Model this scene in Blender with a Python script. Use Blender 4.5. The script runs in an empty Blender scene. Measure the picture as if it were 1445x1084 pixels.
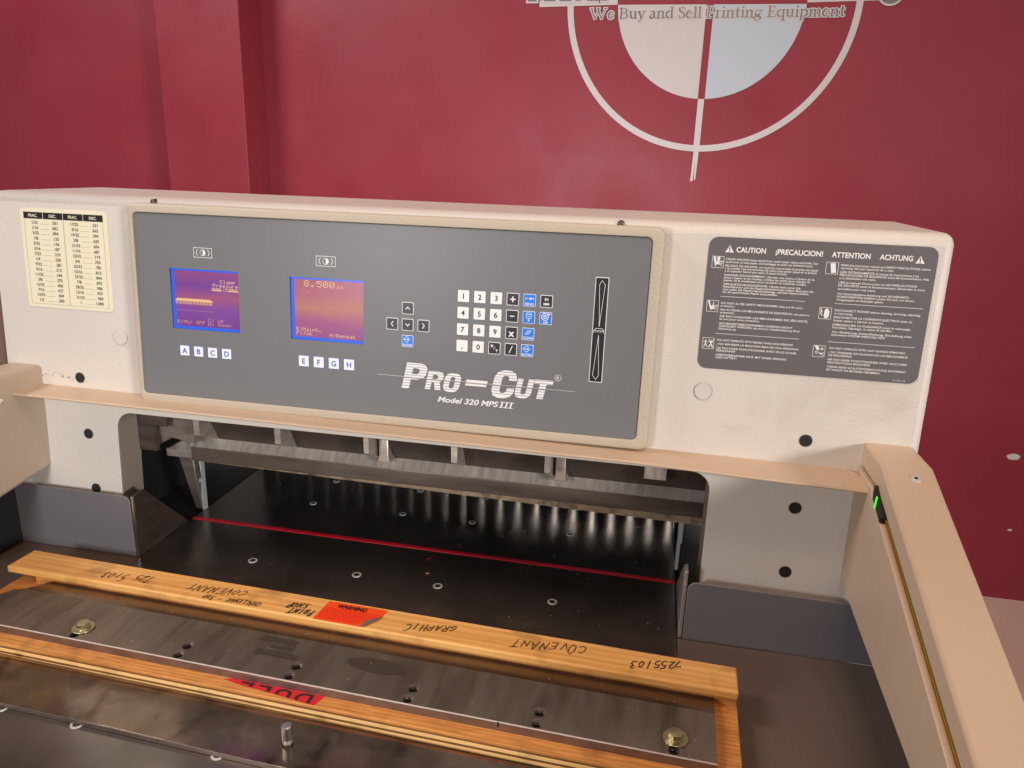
import bpy, bmesh, math, random
from mathutils import Vector, Matrix
random.seed(7)
sc = bpy.context.scene
COL = sc.collection
R = math.radians
# ------------------------------------------------------------------ camera
cam_d = bpy.data.cameras.new('camera'); cam = bpy.data.objects.new('camera', cam_d); COL.objects.link(cam)
cam.location = (.7431, -.9154, .5983); cam.rotation_mode = 'XYZ'
cam.rotation_euler = (1.2849, -.0325, .1942)
cam_d.sensor_width = 36; cam_d.lens = 26.09; cam_d.clip_start = .01; cam_d.clip_end = 60
sc.camera = cam
# ------------------------------------------------------------------ world and lamps
w = bpy.data.worlds.new('World'); sc.world = w; w.use_nodes = True
w.node_tree.nodes['Background'].inputs[0].default_value = (.93, .90, .95, 1)
w.node_tree.nodes['Background'].inputs[1].default_value = .11
def area(name, loc, target, sx, sy, power, col, spread=180):
    d = bpy.data.lights.new(name, 'AREA'); d.shape = 'RECTANGLE'; d.size = sx; d.size_y = sy; d.energy = power; d.color = col; d.spread = R(spread)
    o = bpy.data.objects.new(name, d); COL.objects.link(o); o.location = loc
    o.rotation_euler = (Vector(target) - Vector(loc)).to_track_quat('-Z', 'Y').to_euler(); return o
area('ceiling_lamp', (.95, -.80, 2.3), (.65, -.1, .1), .8, .5, 17, (1, .64, .42))
area('front_lamp', (-.05, -1.35, .56), (.05, 0, .25), .22, .16, 8.2, (.97, .97, 1))
area('side_lamp', (4.0, -2.6, 1.15), (.4, 0, .25), .8, .5, 12, (1, .97, .94), 60)
area('rear_lamp', (-1.9, -.5, 2.6), (1.2, 1.85, .1), 1.0, .6, 37, (1, .90, .90), 150)
area('rear_right_fill', (3.4, .2, 2.5), (2.0, 1.85, -.2), .8, .6, 5, (1, .90, .90), 120)  # fill added where the rear lamp falls off on the right wall
area('streak_fill_light', (.45, .50, .42), (.45, .74, .03), .8, .05, 10, (.93, .97, 1))  # added out of sight behind the head, brightens the slot streaks on the table
vs = sc.view_settings; vs.view_transform = 'Standard'; vs.look = 'None'; vs.exposure = 0; vs.gamma = 1
sc.cycles.max_bounces = 8
# ------------------------------------------------------------------ materials
def mat(name, col, rough=.5, metal=0, bump=0, bscale=300, vary=0, vscale=8, emit=None, estr=0, rvary=0, stretch=(1, 1, 1), spec=None, dirt=None, dscale=20, dlo=.5, dhi=.7, coat=0):
    m = bpy.data.materials.new(name); m.use_nodes = True; nt = m.node_tree; N = nt.nodes; L = nt.links
    b = N['Principled BSDF']; b.inputs['Base Color'].default_value = (*col, 1); b.inputs['Roughness'].default_value = rough; b.inputs['Metallic'].default_value = metal
    if spec is not None: b.inputs['Specular IOR Level'].default_value = spec
    if coat: b.inputs['Coat Weight'].default_value = coat; b.inputs['Coat Roughness'].default_value = .1
    if bump or vary or rvary or dirt:
        tc = N.new('ShaderNodeTexCoord'); mp = N.new('ShaderNodeMapping'); mp.inputs['Scale'].default_value = stretch
        L.new(tc.outputs['Object'], mp.inputs['Vector'])
    if bump:
        n = N.new('ShaderNodeTexNoise'); n.inputs['Scale'].default_value = bscale; n.inputs['Detail'].default_value = 3
        L.new(mp.outputs[0], n.inputs['Vector']); bp = N.new('ShaderNodeBump'); bp.inputs['Strength'].default_value = bump; bp.inputs['Distance'].default_value = .001
        L.new(n.outputs['Fac'], bp.inputs['Height']); L.new(bp.outputs[0], b.inputs['Normal'])
    src = None
    if vary:
        n = N.new('ShaderNodeTexNoise'); n.inputs['Scale'].default_value = vscale; n.inputs['Detail'].default_value = 6; L.new(mp.outputs[0], n.inputs['Vector'])
        mr = N.new('ShaderNodeMapRange'); mr.inputs[1].default_value = .3; mr.inputs[2].default_value = .7; mr.inputs[3].default_value = 1 - vary; mr.inputs[4].default_value = 1 + vary
        L.new(n.outputs['Fac'], mr.inputs[0])
        mx = N.new('ShaderNodeVectorMath'); mx.operation = 'SCALE'; mx.inputs[0].default_value = col; L.new(mr.outputs[0], mx.inputs['Scale']); L.new(mx.outputs[0], b.inputs['Base Color']); src = mx.outputs[0]
    if dirt:
        n = N.new('ShaderNodeTexNoise'); n.inputs['Scale'].default_value = dscale; n.inputs['Detail'].default_value = 8; n.inputs['Distortion'].default_value = .6; L.new(mp.outputs[0], n.inputs['Vector'])
        mr = N.new('ShaderNodeMapRange'); mr.inputs[1].default_value = dlo; mr.inputs[2].default_value = dhi; L.new(n.outputs['Fac'], mr.inputs[0])
        mx = N.new('ShaderNodeMix'); mx.data_type = 'RGBA'; L.new(mr.outputs[0], mx.inputs[0]); mx.inputs[7].default_value = (*dirt, 1)
        if src: L.new(src, mx.inputs[6])
        else: mx.inputs[6].default_value = (*col, 1)
        L.new(mx.outputs[2], b.inputs['Base Color'])
    if rvary:
        n = N.new('ShaderNodeTexNoise'); n.inputs['Scale'].default_value = vscale * 1.7; n.inputs['Detail'].default_value = 5; L.new(mp.outputs[0], n.inputs['Vector'])
        mr = N.new('ShaderNodeMapRange'); mr.inputs[1].default_value = .3; mr.inputs[2].default_value = .7; mr.inputs[3].default_value = max(.02, rough - rvary); mr.inputs[4].default_value = rough + rvary
        L.new(n.outputs['Fac'], mr.inputs[0]); L.new(mr.outputs[0], b.inputs['Roughness'])
    if emit: b.inputs['Emission Color'].default_value = (*emit, 1); b.inputs['Emission Strength'].default_value = estr
    return m
CREAM = mat('cream_textured_paint', (.72, .665, .59), .45, bump=.65, bscale=420, vary=.035, vscale=5, dirt=(.50, .41, .33), dscale=7, dlo=.60, dhi=.95)
BEZEL = mat('bezel_paint', (.56, .485, .375), .5, bump=.9, bscale=420)
TAN = mat('beige_smooth_paint', (.57, .42, .29), .40, bump=.05, bscale=500, vary=.05, vscale=4, rvary=.06, dirt=(.44, .31, .21), dscale=9, dlo=.60, dhi=.95)
TANTEX = mat('shaded_beige_textured_paint', (.47, .37, .285), .5, bump=.4, bscale=450)  # same beige as the other arm, darkened to hold the left arm's shade
CAST = mat('shaded_cast_edge_paint', (.30, .25, .21), .6, bump=.6, bscale=120)  # throat wall browner than the face, its weaker light put into the colour
BROWN = mat('brown_cover', (.22, .13, .10), .5, bump=.1)
PANEL = mat('control_panel_film', (.185, .187, .192), .42, bump=.04, bscale=900, vary=.03, vscale=3)
LABELGREY = mat('label_grey', (.145, .133, .137), .45, bump=.08, bscale=600)
WHITEINK = mat('white_ink', (.92, .91, .90), .5)
BLACKINK = mat('black_ink', (.012, .012, .012), .5)
GREYINK = mat('grey_ink', (.25, .24, .24), .5)
BLUEINK = mat('blue_ink', (.02, .16, .75), .4)
KEYWHITE = mat('key_white', (.95, .94, .93), .4)
KEYBLACK = mat('key_black', (.025, .025, .028), .35)
KEYBLUE = mat('key_blue', (.01, .23, .90), .4)
CHART = mat('chart_cream', (.88, .82, .60), .4)
RULE = mat('chart_rule', (.45, .40, .28), .5)
RUBBER = mat('black_plug', (.012, .012, .013), .6, bump=.3, bscale=900)
CAP = mat('plastic_cap', (.70, .66, .61), .35)
TABLE = mat('polished_table_steel', (.22, .19, .17), .22, metal=.88, vary=.22, vscale=9, rvary=.06)
WING = mat('wing_table_paint', (.125, .092, .074), .42, bump=.04, bscale=300, vary=.08, vscale=6, rvary=.06)
GUARD = mat('grey_guard_paint', (.165, .155, .163), .38, bump=.05, bscale=400, vary=.04)
STEEL = mat('bare_steel', (.58, .53, .48), .42, metal=.75, bump=.08, bscale=200, vary=.15, vscale=30, rvary=.1, stretch=(1, 1, 4))
STEELD = mat('dark_steel', (.15, .12, .105), .42, metal=.75, bump=.1, bscale=150, vary=.25, vscale=25, stretch=(.5, 1, 4))
BARF = mat('clamp_front_steel', (.17, .135, .115), .42, metal=.6, bump=.12, bscale=150, vary=.3, vscale=22, stretch=(.3, 1, 3))  # bar front darkened, its shade against the ledge put into the colour
MILL = mat('milled_lit_ledge_steel', (.62, .56, .50), .42, metal=.55, bump=.6, bscale=260, vary=.25, vscale=70, stretch=(1.6, .3, .3))  # real mill marks; the ledge's overhead light is put into the pale tone
STEELM = mat('mid_steel', (.30, .255, .225), .48, metal=.65, bump=.1, bscale=120, vary=.2, vscale=30, stretch=(.4, 1, 3))
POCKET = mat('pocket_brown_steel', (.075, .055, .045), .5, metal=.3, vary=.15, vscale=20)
BRASSY = mat('oiled_blade_steel', (.48, .36, .24), .45, metal=.5, bump=.15, bscale=160, vary=.25, vscale=35, dirt=(.12, .08, .05), dscale=60, dlo=.5, dhi=.75)
ALU = mat('satin_aluminium', (.62, .64, .64), .4, metal=.3)
BRIGHT = mat('bright_steel', (.62, .62, .62), .28, metal=1, bump=.05)
BLACK = mat('black_interior', (.006, .006, .007), .6)
GAUGE = mat('gauge_black', (.010, .011, .014), .5)
RED = mat('red_cut_stick', (.80, .012, .035), .35, vary=.1, vscale=40)
KNIFE = mat('knife_steel', (.25, .20, .155), .36, metal=.75, bump=.08, bscale=60, vary=.10, vscale=22, rvary=.07, stretch=(2.4, .45, 1), dirt=(.12, .082, .055), dscale=14, dlo=.48, dhi=.80)
BEVEL = mat('knife_bevel_steel', (.20, .14, .10), .25, metal=.9, vary=.2, vscale=20)
EDGEHI = mat('lit_chamfer_steel', (.52, .42, .36), .5, metal=.3, bump=.2, bscale=500, vary=.12, vscale=60)  # real chamfer, its bright edge light painted as a lighter steel
EDGEST = mat('knife_edge_steel', (.26, .20, .17), .38, metal=.8, bump=.2, bscale=400, vary=.2, vscale=40)
PLATE = mat('worn_plate_steel', (.25, .185, .14), .17, metal=.95, bump=.03, bscale=90, vary=.25, vscale=14, rvary=.08, dirt=(.10, .07, .05), dscale=25)
ETCH = mat('etched_mark', (.12, .09, .065), .5, metal=.7)
ETCHL = mat('etched_mark_light', (.17, .135, .105), .45, metal=.8)
ZINC = mat('yellow_zinc', (.55, .49, .31), .32, metal=1, vary=.15, vscale=90)
SCREW = mat('screw_steel', (.66, .65, .62), .35, metal=.35)
ORANGE = mat('orange_sticker', (.93, .075, .012), .45)
ORANGE2 = mat('orange_sticker_print', (.78, .012, .01), .45)
REDST = mat('red_sticker', (.62, .010, .022), .4, vary=.05)
ADH = mat('torn_paper_back', (.20, .13, .085), .7)
INK = mat('marker_ink', (.035, .022, .012), .6)
BRASS = mat('amber_lens', (.72, .36, .04), .25, metal=.5)
LED = mat('green_led', (.02, .5, .03), .3, emit=(.01, 1, .04), estr=1.3)
YEL = mat('yellow_sticker', (.85, .55, .02), .4)
WALL = mat('maroon_wall_paint', (.37, .042, .066), .45, bump=.35, bscale=70, vary=.06, vscale=2.6, rvary=.12)
DECALW = mat('decal_white', (.80, .76, .75), .5, vary=.02)
DECALB = mat('decal_pale_blue', (.66, .76, .84), .5)
DECALG = mat('decal_grey', (.27, .25, .255), .5, vary=.25, vscale=5)
FLOOR = mat('floor_epoxy', (.85, .62, .50), .5, bump=.05, bscale=60, vary=.06, vscale=3)
# wood
def wood(name, c1, c2, sx=1.0, bump=.15, yz=34):
    m = bpy.data.materials.new(name); m.use_nodes = True; nt = m.node_tree; N = nt.nodes; L = nt.links; b = N['Principled BSDF']; b.inputs['Roughness'].default_value = .45
    tc = N.new('ShaderNodeTexCoord'); mp = N.new('ShaderNodeMapping'); mp.inputs['Scale'].default_value = (1.6 * sx, yz, yz); L.new(tc.outputs['Object'], mp.inputs['Vector'])
    n1 = N.new('ShaderNodeTexNoise'); n1.inputs['Scale'].default_value = 2.2; n1.inputs['Detail'].default_value = 4; n1.inputs['Distortion'].default_value = .8; L.new(mp.outputs[0], n1.inputs['Vector'])
    wv = N.new('ShaderNodeTexWave'); wv.wave_type = 'BANDS'; wv.bands_direction = 'Y'; wv.inputs['Scale'].default_value = .9; wv.inputs['Distortion'].default_value = 7; wv.inputs['Detail'].default_value = 3; wv.inputs['Detail Scale'].default_value = .7; L.new(mp.outputs[0], wv.inputs['Vector'])
    mp2 = N.new('ShaderNodeMapping'); mp2.inputs['Scale'].default_value = (12, 420, 420); L.new(tc.outputs['Object'], mp2.inputs['Vector'])
    n2 = N.new('ShaderNodeTexNoise'); n2.inputs['Scale'].default_value = 1.5; n2.inputs['Detail'].default_value = 3; L.new(mp2.outputs[0], n2.inputs['Vector'])
    a = N.new('ShaderNodeMath'); a.operation = 'MULTIPLY_ADD'; a.inputs[1].default_value = .22; L.new(wv.outputs['Fac'], a.inputs[0])
    a2 = N.new('ShaderNodeMath'); a2.operation = 'MULTIPLY'; a2.inputs[1].default_value = .85; L.new(n1.outputs['Fac'], a2.inputs[0]); L.new(a2.outputs[0], a.inputs[2])
    a3 = N.new('ShaderNodeMath'); a3.operation = 'MULTIPLY_ADD'; a3.inputs[1].default_value = .3; L.new(n2.outputs['Fac'], a3.inputs[0]); L.new(a.outputs[0], a3.inputs[2])
    cr = N.new('ShaderNodeValToRGB'); cr.color_ramp.elements[0].position = .42; cr.color_ramp.elements[0].color = (*c1, 1); cr.color_ramp.elements[1].position = .95; cr.color_ramp.elements[1].color = (*c2, 1)
    L.new(a3.outputs[0], cr.inputs[0])
    # grime blotches
    n3 = N.new('ShaderNodeTexNoise'); n3.inputs['Scale'].default_value = 22; n3.inputs['Detail'].default_value = 7; L.new(tc.outputs['Object'], n3.inputs['Vector'])
    mr = N.new('ShaderNodeMapRange'); mr.inputs[1].default_value = .54; mr.inputs[2].default_value = .80; mr.inputs[4].default_value = .8; L.new(n3.outputs['Fac'], mr.inputs[0])
    mx = N.new('ShaderNodeMix'); mx.data_type = 'RGBA'; L.new(mr.outputs[0], mx.inputs[0]); L.new(cr.outputs[0], mx.inputs[6]); mx.inputs[7].default_value = (c2[0] * .4, c2[1] * .4, c2[2] * .5, 1); L.new(mx.outputs[2], b.inputs['Base Color'])
    bp = N.new('ShaderNodeBump'); bp.inputs['Strength'].default_value = bump; bp.inputs['Distance'].default_value = .0006; L.new(a3.outputs[0], bp.inputs['Height']); L.new(bp.outputs[0], b.inputs['Normal'])
    return m
PINE = wood('pine_wood', (.88, .50, .16), (.66, .28, .06))
PLYTOP = wood('plywood_face', (.74, .33, .085), (.46, .17, .035), 8, yz=60)
PLYL = wood('ply_light', (1, .66, .27), (.92, .52, .18), 2)
PLYD = wood('ply_dark', (.28, .13, .045), (.15, .06, .02), 2)
# LCD screens: lit crystal, with a reflected purple to orange wash put into its glow
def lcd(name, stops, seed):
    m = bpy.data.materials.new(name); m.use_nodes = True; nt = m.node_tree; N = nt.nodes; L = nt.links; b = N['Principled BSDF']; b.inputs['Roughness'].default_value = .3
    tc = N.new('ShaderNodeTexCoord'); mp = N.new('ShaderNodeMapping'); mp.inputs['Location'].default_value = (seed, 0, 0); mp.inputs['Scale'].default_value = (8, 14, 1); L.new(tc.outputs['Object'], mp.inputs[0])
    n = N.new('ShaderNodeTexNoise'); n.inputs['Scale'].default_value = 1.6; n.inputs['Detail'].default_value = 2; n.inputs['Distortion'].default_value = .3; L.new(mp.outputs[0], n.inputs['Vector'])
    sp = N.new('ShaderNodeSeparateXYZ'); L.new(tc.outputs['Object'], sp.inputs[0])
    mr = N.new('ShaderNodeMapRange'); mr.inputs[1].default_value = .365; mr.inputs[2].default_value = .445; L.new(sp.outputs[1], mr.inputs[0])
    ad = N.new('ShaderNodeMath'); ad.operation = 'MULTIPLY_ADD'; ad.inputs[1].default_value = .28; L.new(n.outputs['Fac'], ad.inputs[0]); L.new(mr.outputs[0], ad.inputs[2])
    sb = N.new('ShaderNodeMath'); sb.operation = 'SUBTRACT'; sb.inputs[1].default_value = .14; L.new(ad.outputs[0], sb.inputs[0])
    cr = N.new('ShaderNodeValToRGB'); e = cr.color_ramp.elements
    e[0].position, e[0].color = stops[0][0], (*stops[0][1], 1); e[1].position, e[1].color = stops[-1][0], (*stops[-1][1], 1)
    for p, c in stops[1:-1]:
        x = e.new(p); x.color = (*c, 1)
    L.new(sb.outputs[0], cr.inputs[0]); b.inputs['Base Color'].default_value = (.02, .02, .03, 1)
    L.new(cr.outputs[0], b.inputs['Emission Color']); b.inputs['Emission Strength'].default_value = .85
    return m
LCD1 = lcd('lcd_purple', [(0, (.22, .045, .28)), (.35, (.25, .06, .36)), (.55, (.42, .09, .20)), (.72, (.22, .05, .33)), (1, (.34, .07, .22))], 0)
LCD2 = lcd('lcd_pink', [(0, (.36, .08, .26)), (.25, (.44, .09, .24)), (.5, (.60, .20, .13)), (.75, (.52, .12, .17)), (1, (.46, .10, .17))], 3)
LCDB = mat('lcd_blue_border', (.01, .03, .1), .3, emit=(.03, .12, .80), estr=.9)
LCDT = mat('lcd_text', (.05, .03, .02), .5, emit=(.98, .58, .26), estr=.85)
LCDF = mat('lcd_text_faint', (.05, .03, .02), .5, emit=(.75, .35, .28), estr=.85)
# ------------------------------------------------------------------ mesh helpers
class MB:
    def __init__(s): s.v = []; s.f = []; s.m = []; s.mats = []; s.M = Matrix()
    def mi(s, m):
        if m not in s.mats: s.mats.append(m)
        return s.mats.index(m)
    def add(s, vs, fs, m, M=None):
        o = len(s.v); M = M or s.M
        s.v += [tuple(M @ Vector(p)) for p in vs]; s.f += [tuple(i + o for i in f) for f in fs]; s.m += [s.mi(m)] * len(fs); return s
    def box(s, a, b, m, M=None):
        x0, y0, z0 = a; x1, y1, z1 = b
        return s.add([(x0, y0, z0), (x1, y0, z0), (x1, y1, z0), (x0, y1, z0), (x0, y0, z1), (x1, y0, z1), (x1, y1, z1), (x0, y1, z1)],
                     [(0, 3, 2, 1), (4, 5, 6, 7), (0, 1, 5, 4), (1, 2, 6, 5), (2, 3, 7, 6), (3, 0, 4, 7)], m, M)
    def prism(s, poly, z0, z1, m, M=None, axis='z', caps=True):
        n = len(poly)
        def P(a, b, c): return (a, b, c) if axis == 'z' else ((c, a, b) if axis == 'x' else (a, c, b))
        vs = [P(a, b, z0) for a, b in poly] + [P(a, b, z1) for a, b in poly]
        fs = [(i, (i + 1) % n, n + (i + 1) % n, n + i) for i in range(n)]
        if caps: fs += [tuple(range(n - 1, -1, -1)), tuple(range(n, 2 * n))]
        return s.add(vs, fs, m, M)
    def flat(s, poly, z, m, M=None): return s.add([(a, b, z) for a, b in poly], [tuple(range(len(poly)))], m, M)
    def cyl(s, c, r, z0, z1, m, n=24, M=None, r2=None):
        r2 = r if r2 is None else r2
        p = [(c[0] + math.cos(2 * math.pi * i / n), c[1] + math.sin(2 * math.pi * i / n)) for i in range(n)]
        vs = [(c[0] + (a - c[0]) * r, c[1] + (b - c[1]) * r, z0) for a, b in p] + [(c[0] + (a - c[0]) * r2, c[1] + (b - c[1]) * r2, z1) for a, b in p]
        return s.add(vs, [(i, (i + 1) % n, n + (i + 1) % n, n + i) for i in range(n)] + [tuple(range(n - 1, -1, -1)), tuple(range(n, 2 * n))], m, M)
    def ring(s, c, ro, ri, z, m, n=48, a0=0, a1=360, M=None, z2=None):
        full = abs(a1 - a0) >= 360; k = n if full else n + 1; z2 = z if z2 is None else z2
        an = [R(a0 + (a1 - a0) * i / n) for i in range(k)]
        vs = [(c[0] + ro * math.cos(t), c[1] + ro * math.sin(t), z) for t in an] + [(c[0] + ri * math.cos(t), c[1] + ri * math.sin(t), z2) for t in an]
        return s.add(vs, [(i, (i + 1) % k, k + (i + 1) % k, k + i) for i in range(k if full else n)], m, M)
    cnt = 0
    def poly(s, pts, t, z, m, M=None, dz=1.5e-5):
        for i in range(len(pts) - 1):
            a = Vector(pts[i]); b = Vector(pts[i + 1]); d = b - a
            if d.length < 1e-9: continue
            d.normalize(); n = Vector((-d.y, d.x)) * t / 2; e = d * t * .3; a2 = a - e; b2 = b + e
            s.flat([tuple(a2 - n), tuple(b2 - n), tuple(b2 + n), tuple(a2 + n)], z + dz * .35 * (MB.cnt % 17), m, M); MB.cnt += 1
        return s
    def line(s, a, b, t, z, m, M=None): return s.poly([a, b], t, z, m, M)
    def frame(s, x0, x1, y0, y1, t, z, m, M=None):
        for r in ((x0, y0, x1, y0 + t), (x0, y1 - t, x1, y1), (x0, y0 + t, x0 + t, y1 - t), (x1 - t, y0 + t, x1, y1 - t)):
            s.flat([(r[0], r[1]), (r[2], r[1]), (r[2], r[3]), (r[0], r[3])], z, m, M)
        return s
    def tube(s, pts, r, m, n=8):
        P = [Vector(p) for p in pts]; vs = []; fs = []
        for i, p in enumerate(P):
            d = (P[min(i + 1, len(P) - 1)] - P[max(i - 1, 0)]).normalized(); a = d.orthogonal().normalized(); b = d.cross(a)
            vs += [p + (a * math.cos(2 * math.pi * k / n) + b * math.sin(2 * math.pi * k / n)) * r for k in range(n)]
        for i in range(len(P) - 1):
            for k in range(n): fs.append((i * n + k, i * n + (k + 1) % n, (i + 1) * n + (k + 1) % n, (i + 1) * n + k))
        fs += [tuple(range(n - 1, -1, -1)), tuple(range((len(P) - 1) * n, len(P) * n))]
        return s.add([tuple(v) for v in vs], fs, m)
    def build(s, name, parent=None, local=None, bevel=0, seg=3, smooth=False, angle=35, weights=None):
        me = bpy.data.meshes.new(name); me.from_pydata(s.v, [], s.f); me.validate(clean_customdata=False)
        for m in s.mats: me.materials.append(m)
        for p, i in zip(me.polygons, s.m): p.material_index = i
        b = bmesh.new(); b.from_mesh(me); bmesh.ops.remove_doubles(b, verts=b.verts, dist=1e-7)
        if all(len(f.verts) > 2 for f in b.faces) and bevel: bmesh.ops.recalc_face_normals(b, faces=b.faces)
        b.to_mesh(me); b.free()
        o = bpy.data.objects.new(name, me); COL.objects.link(o)
        if local: o.matrix_world = local
        if bevel:
            md = o.modifiers.new('bevel', 'BEVEL'); md.width = bevel; md.segments = seg; md.limit_method = 'ANGLE'; md.angle_limit = R(angle); md.harden_normals = False
            for p in me.polygons: p.use_smooth = True
            me.set_sharp_from_angle(angle=R(50))
        elif smooth:
            for p in me.polygons: p.use_smooth = True
            me.set_sharp_from_angle(angle=R(40))
        if parent: attach(o, parent)
        return o
def attach(o, parent):
    # parents built before their matrix is evaluated: composed by hand
    o.parent = parent; o.matrix_parent_inverse = WM(parent).inverted()
def WM(o):
    m = o.matrix_basis.copy()
    if o.parent: m = WM(o.parent) @ o.matrix_parent_inverse @ m
    return m
def root(name, loc, label, cat, group=None):
    o = bpy.data.objects.new(name, None); COL.objects.link(o); o.location = loc; o.empty_display_size = .05; o['label'] = label; o['category'] = cat
    if group: o['group'] = group
    return o
def rr(x0, x1, y0, y1, r, n=6):
    p = []
    for cx, cy, a in ((x1 - r, y1 - r, 0), (x0 + r, y1 - r, 90), (x0 + r, y0 + r, 180), (x1 - r, y0 + r, 270)):
        p += [(cx + r * math.cos(R(a + 90 * i / n)), cy + r * math.sin(R(a + 90 * i / n))) for i in range(n + 1)]
    return p
_tc = {}
def glyphs(s, size, bold, shear, spacing):
    k = (s, bold, shear, spacing)
    if k not in _tc:
        c = bpy.data.curves.new('t', 'FONT'); c.body = s; c.size = 1; c.offset = bold; c.shear = shear; c.space_character = spacing; c.resolution_u = 3 if len(s) > 14 else 6
        o = bpy.data.objects.new('t', c); me = bpy.data.meshes.new_from_object(o)
        _tc[k] = ([tuple(v.co) for v in me.vertices], [tuple(p.vertices) for p in me.polygons])
        bpy.data.objects.remove(o); bpy.data.curves.remove(c); bpy.data.meshes.remove(me)
    v, f = _tc[k]; return v, f
def text(mb, s, x, y, size, z, m, M=None, align='l', bold=0, shear=0, width=None, spacing=1, fit=None):
    """print s with its baseline at (x, y); fit=(x0,x1,y0,y1) stretches it to that rectangle; width stretches it along x only"""
    v, f = glyphs(s, 1, bold, shear, spacing)
    if not v: return
    x0 = min(p[0] for p in v); x1 = max(p[0] for p in v); y0 = min(p[1] for p in v); y1 = max(p[1] for p in v)
    if fit:
        a = (fit[1] - fit[0]) / (x1 - x0); b = (fit[3] - fit[2]) / (y1 - y0)
        vs = [(fit[0] + (p[0] - x0) * a, fit[2] + (p[1] - y0) * b, z) for p in v]
    else:
        sx = width / (x1 - x0) if width else size
        off = {'l': 0, 'c': -(x1 + x0) / 2 * sx, 'r': -x1 * sx}[align]
        if align == 'l' and width: off = -x0 * sx
        vs = [(x + off + p[0] * sx, y + p[1] * size, z) for p in v]
    mb.add(vs, f, m, M)
# face frame of the machine: u along X, v up the slightly leaning face, w outward
A = math.atan(.0615); ca, sa = math.cos(A), math.sin(A)
FACE = Matrix(((1, 0, 0, 0), (0, sa, -ca, 0), (0, ca, sa, 0), (0, 0, 0, 1)))
CASE = Matrix.Rotation(math.atan(-.034), 4, 'Z')
# ================================================================== SETTING
def struct(mb, name, **k):
    o = mb.build(name, **k); o['kind'] = 'structure'; return o
YW = 1.85
b = MB(); b.box((-4, -4, -.95), (6, YW, -.9), FLOOR); struct(b, 'floor')
b = MB(); b.box((-4, YW, -.9), (6, YW + .1, 3.2), WALL); wall = struct(b, 'wall')
b = MB(); b.box((-1.0915, YW - .153, -.9), (-.762, YW, 3.2), WALL); struct(b, 'wall_column', bevel=.004)
for cx, cz, s in ((2.05, -.337, .020), (2.095, -.619, .007)):
    b = MB(); n = 13
    b.prism([(cx + s * (1.1 + .12 * math.sin(i * 1.3) + random.uniform(-.12, .12)) * math.cos(2 * math.pi * i / n), cz + s * .62 * (1 + random.uniform(-.12, .12)) * math.sin(2 * math.pi * i / n)) for i in range(n)], YW - .0006, YW - .0002, WHITEINK, axis='y')
    b.build('bare_plaster_patch', wall)
# ------------------------------------------------------------------ decal on the wall
dec = root('wall_emblem', (.847, YW, 1.139), 'large white crosshair circle emblem with two half discs and lettering on the maroon wall', 'wall emblem')
WM_ = Matrix(((1, 0, 0, 0), (0, 0, -1, YW - .0015), (0, 1, 0, 0), (0, 0, 0, 1)))   # x, z -> wall, third axis toward the room
CX, CZ = .847, 1.139
b = MB(); b.ring((CX, CZ), .4725, .4515, 0, DECALW, 120); b.build('outer_ring', dec, WM_)
def halfdisc(x0, x1, sgn, m):
    for up in (-1, 1):
        pts = []; r = .302
        for i in range(41):
            a = R(i * 90 / 40); px, pz = r * math.cos(a), r * math.sin(a)
            pts.append((CX + sgn * px, CZ + up * pz))
        pts = [p for p in pts if abs(p[1] - CZ) > .0095 and (p[0] - CX) * sgn > .0115]
        e = CZ + up * .0105; g = CX + sgn * .0115
        pts = [(CX + sgn * .3018, e)] + pts + [(g, CZ + up * math.sqrt(r * r - .0115 ** 2)), (g, e)]
        bb = MB(); bb.flat(pts, .0002, m); bb.build('quarter_disc', dec, WM_)
halfdisc(0, 0, -1, DECALW); halfdisc(0, 0, 1, DECALB)
for q in ([(.278, 1.1225), (.5435, 1.1285), (.5435, 1.149), (.278, 1.143)], [(1.149, 1.1325), (1.42, 1.139), (1.42, 1.158), (1.149, 1.152)],
          [(.8363, .568), (.8430, .566), (.8452, .572), (.8462, .640), (.8472, .600), (.8490, .571), (.8535, .573), (.8560, .6668), (.8568, .690), (.8570, .8372), (.8364, .8372), (.8362, .690), (.8385, .6668)],
          [(CX - .0095, 1.44), (CX + .0095, 1.44), (CX + .0095, 1.7), (CX - .0095, 1.7)]):
    b = MB(); b.flat(q, .0005, DECALW); b.build('crosshair_bar', dec, WM_)
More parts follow.
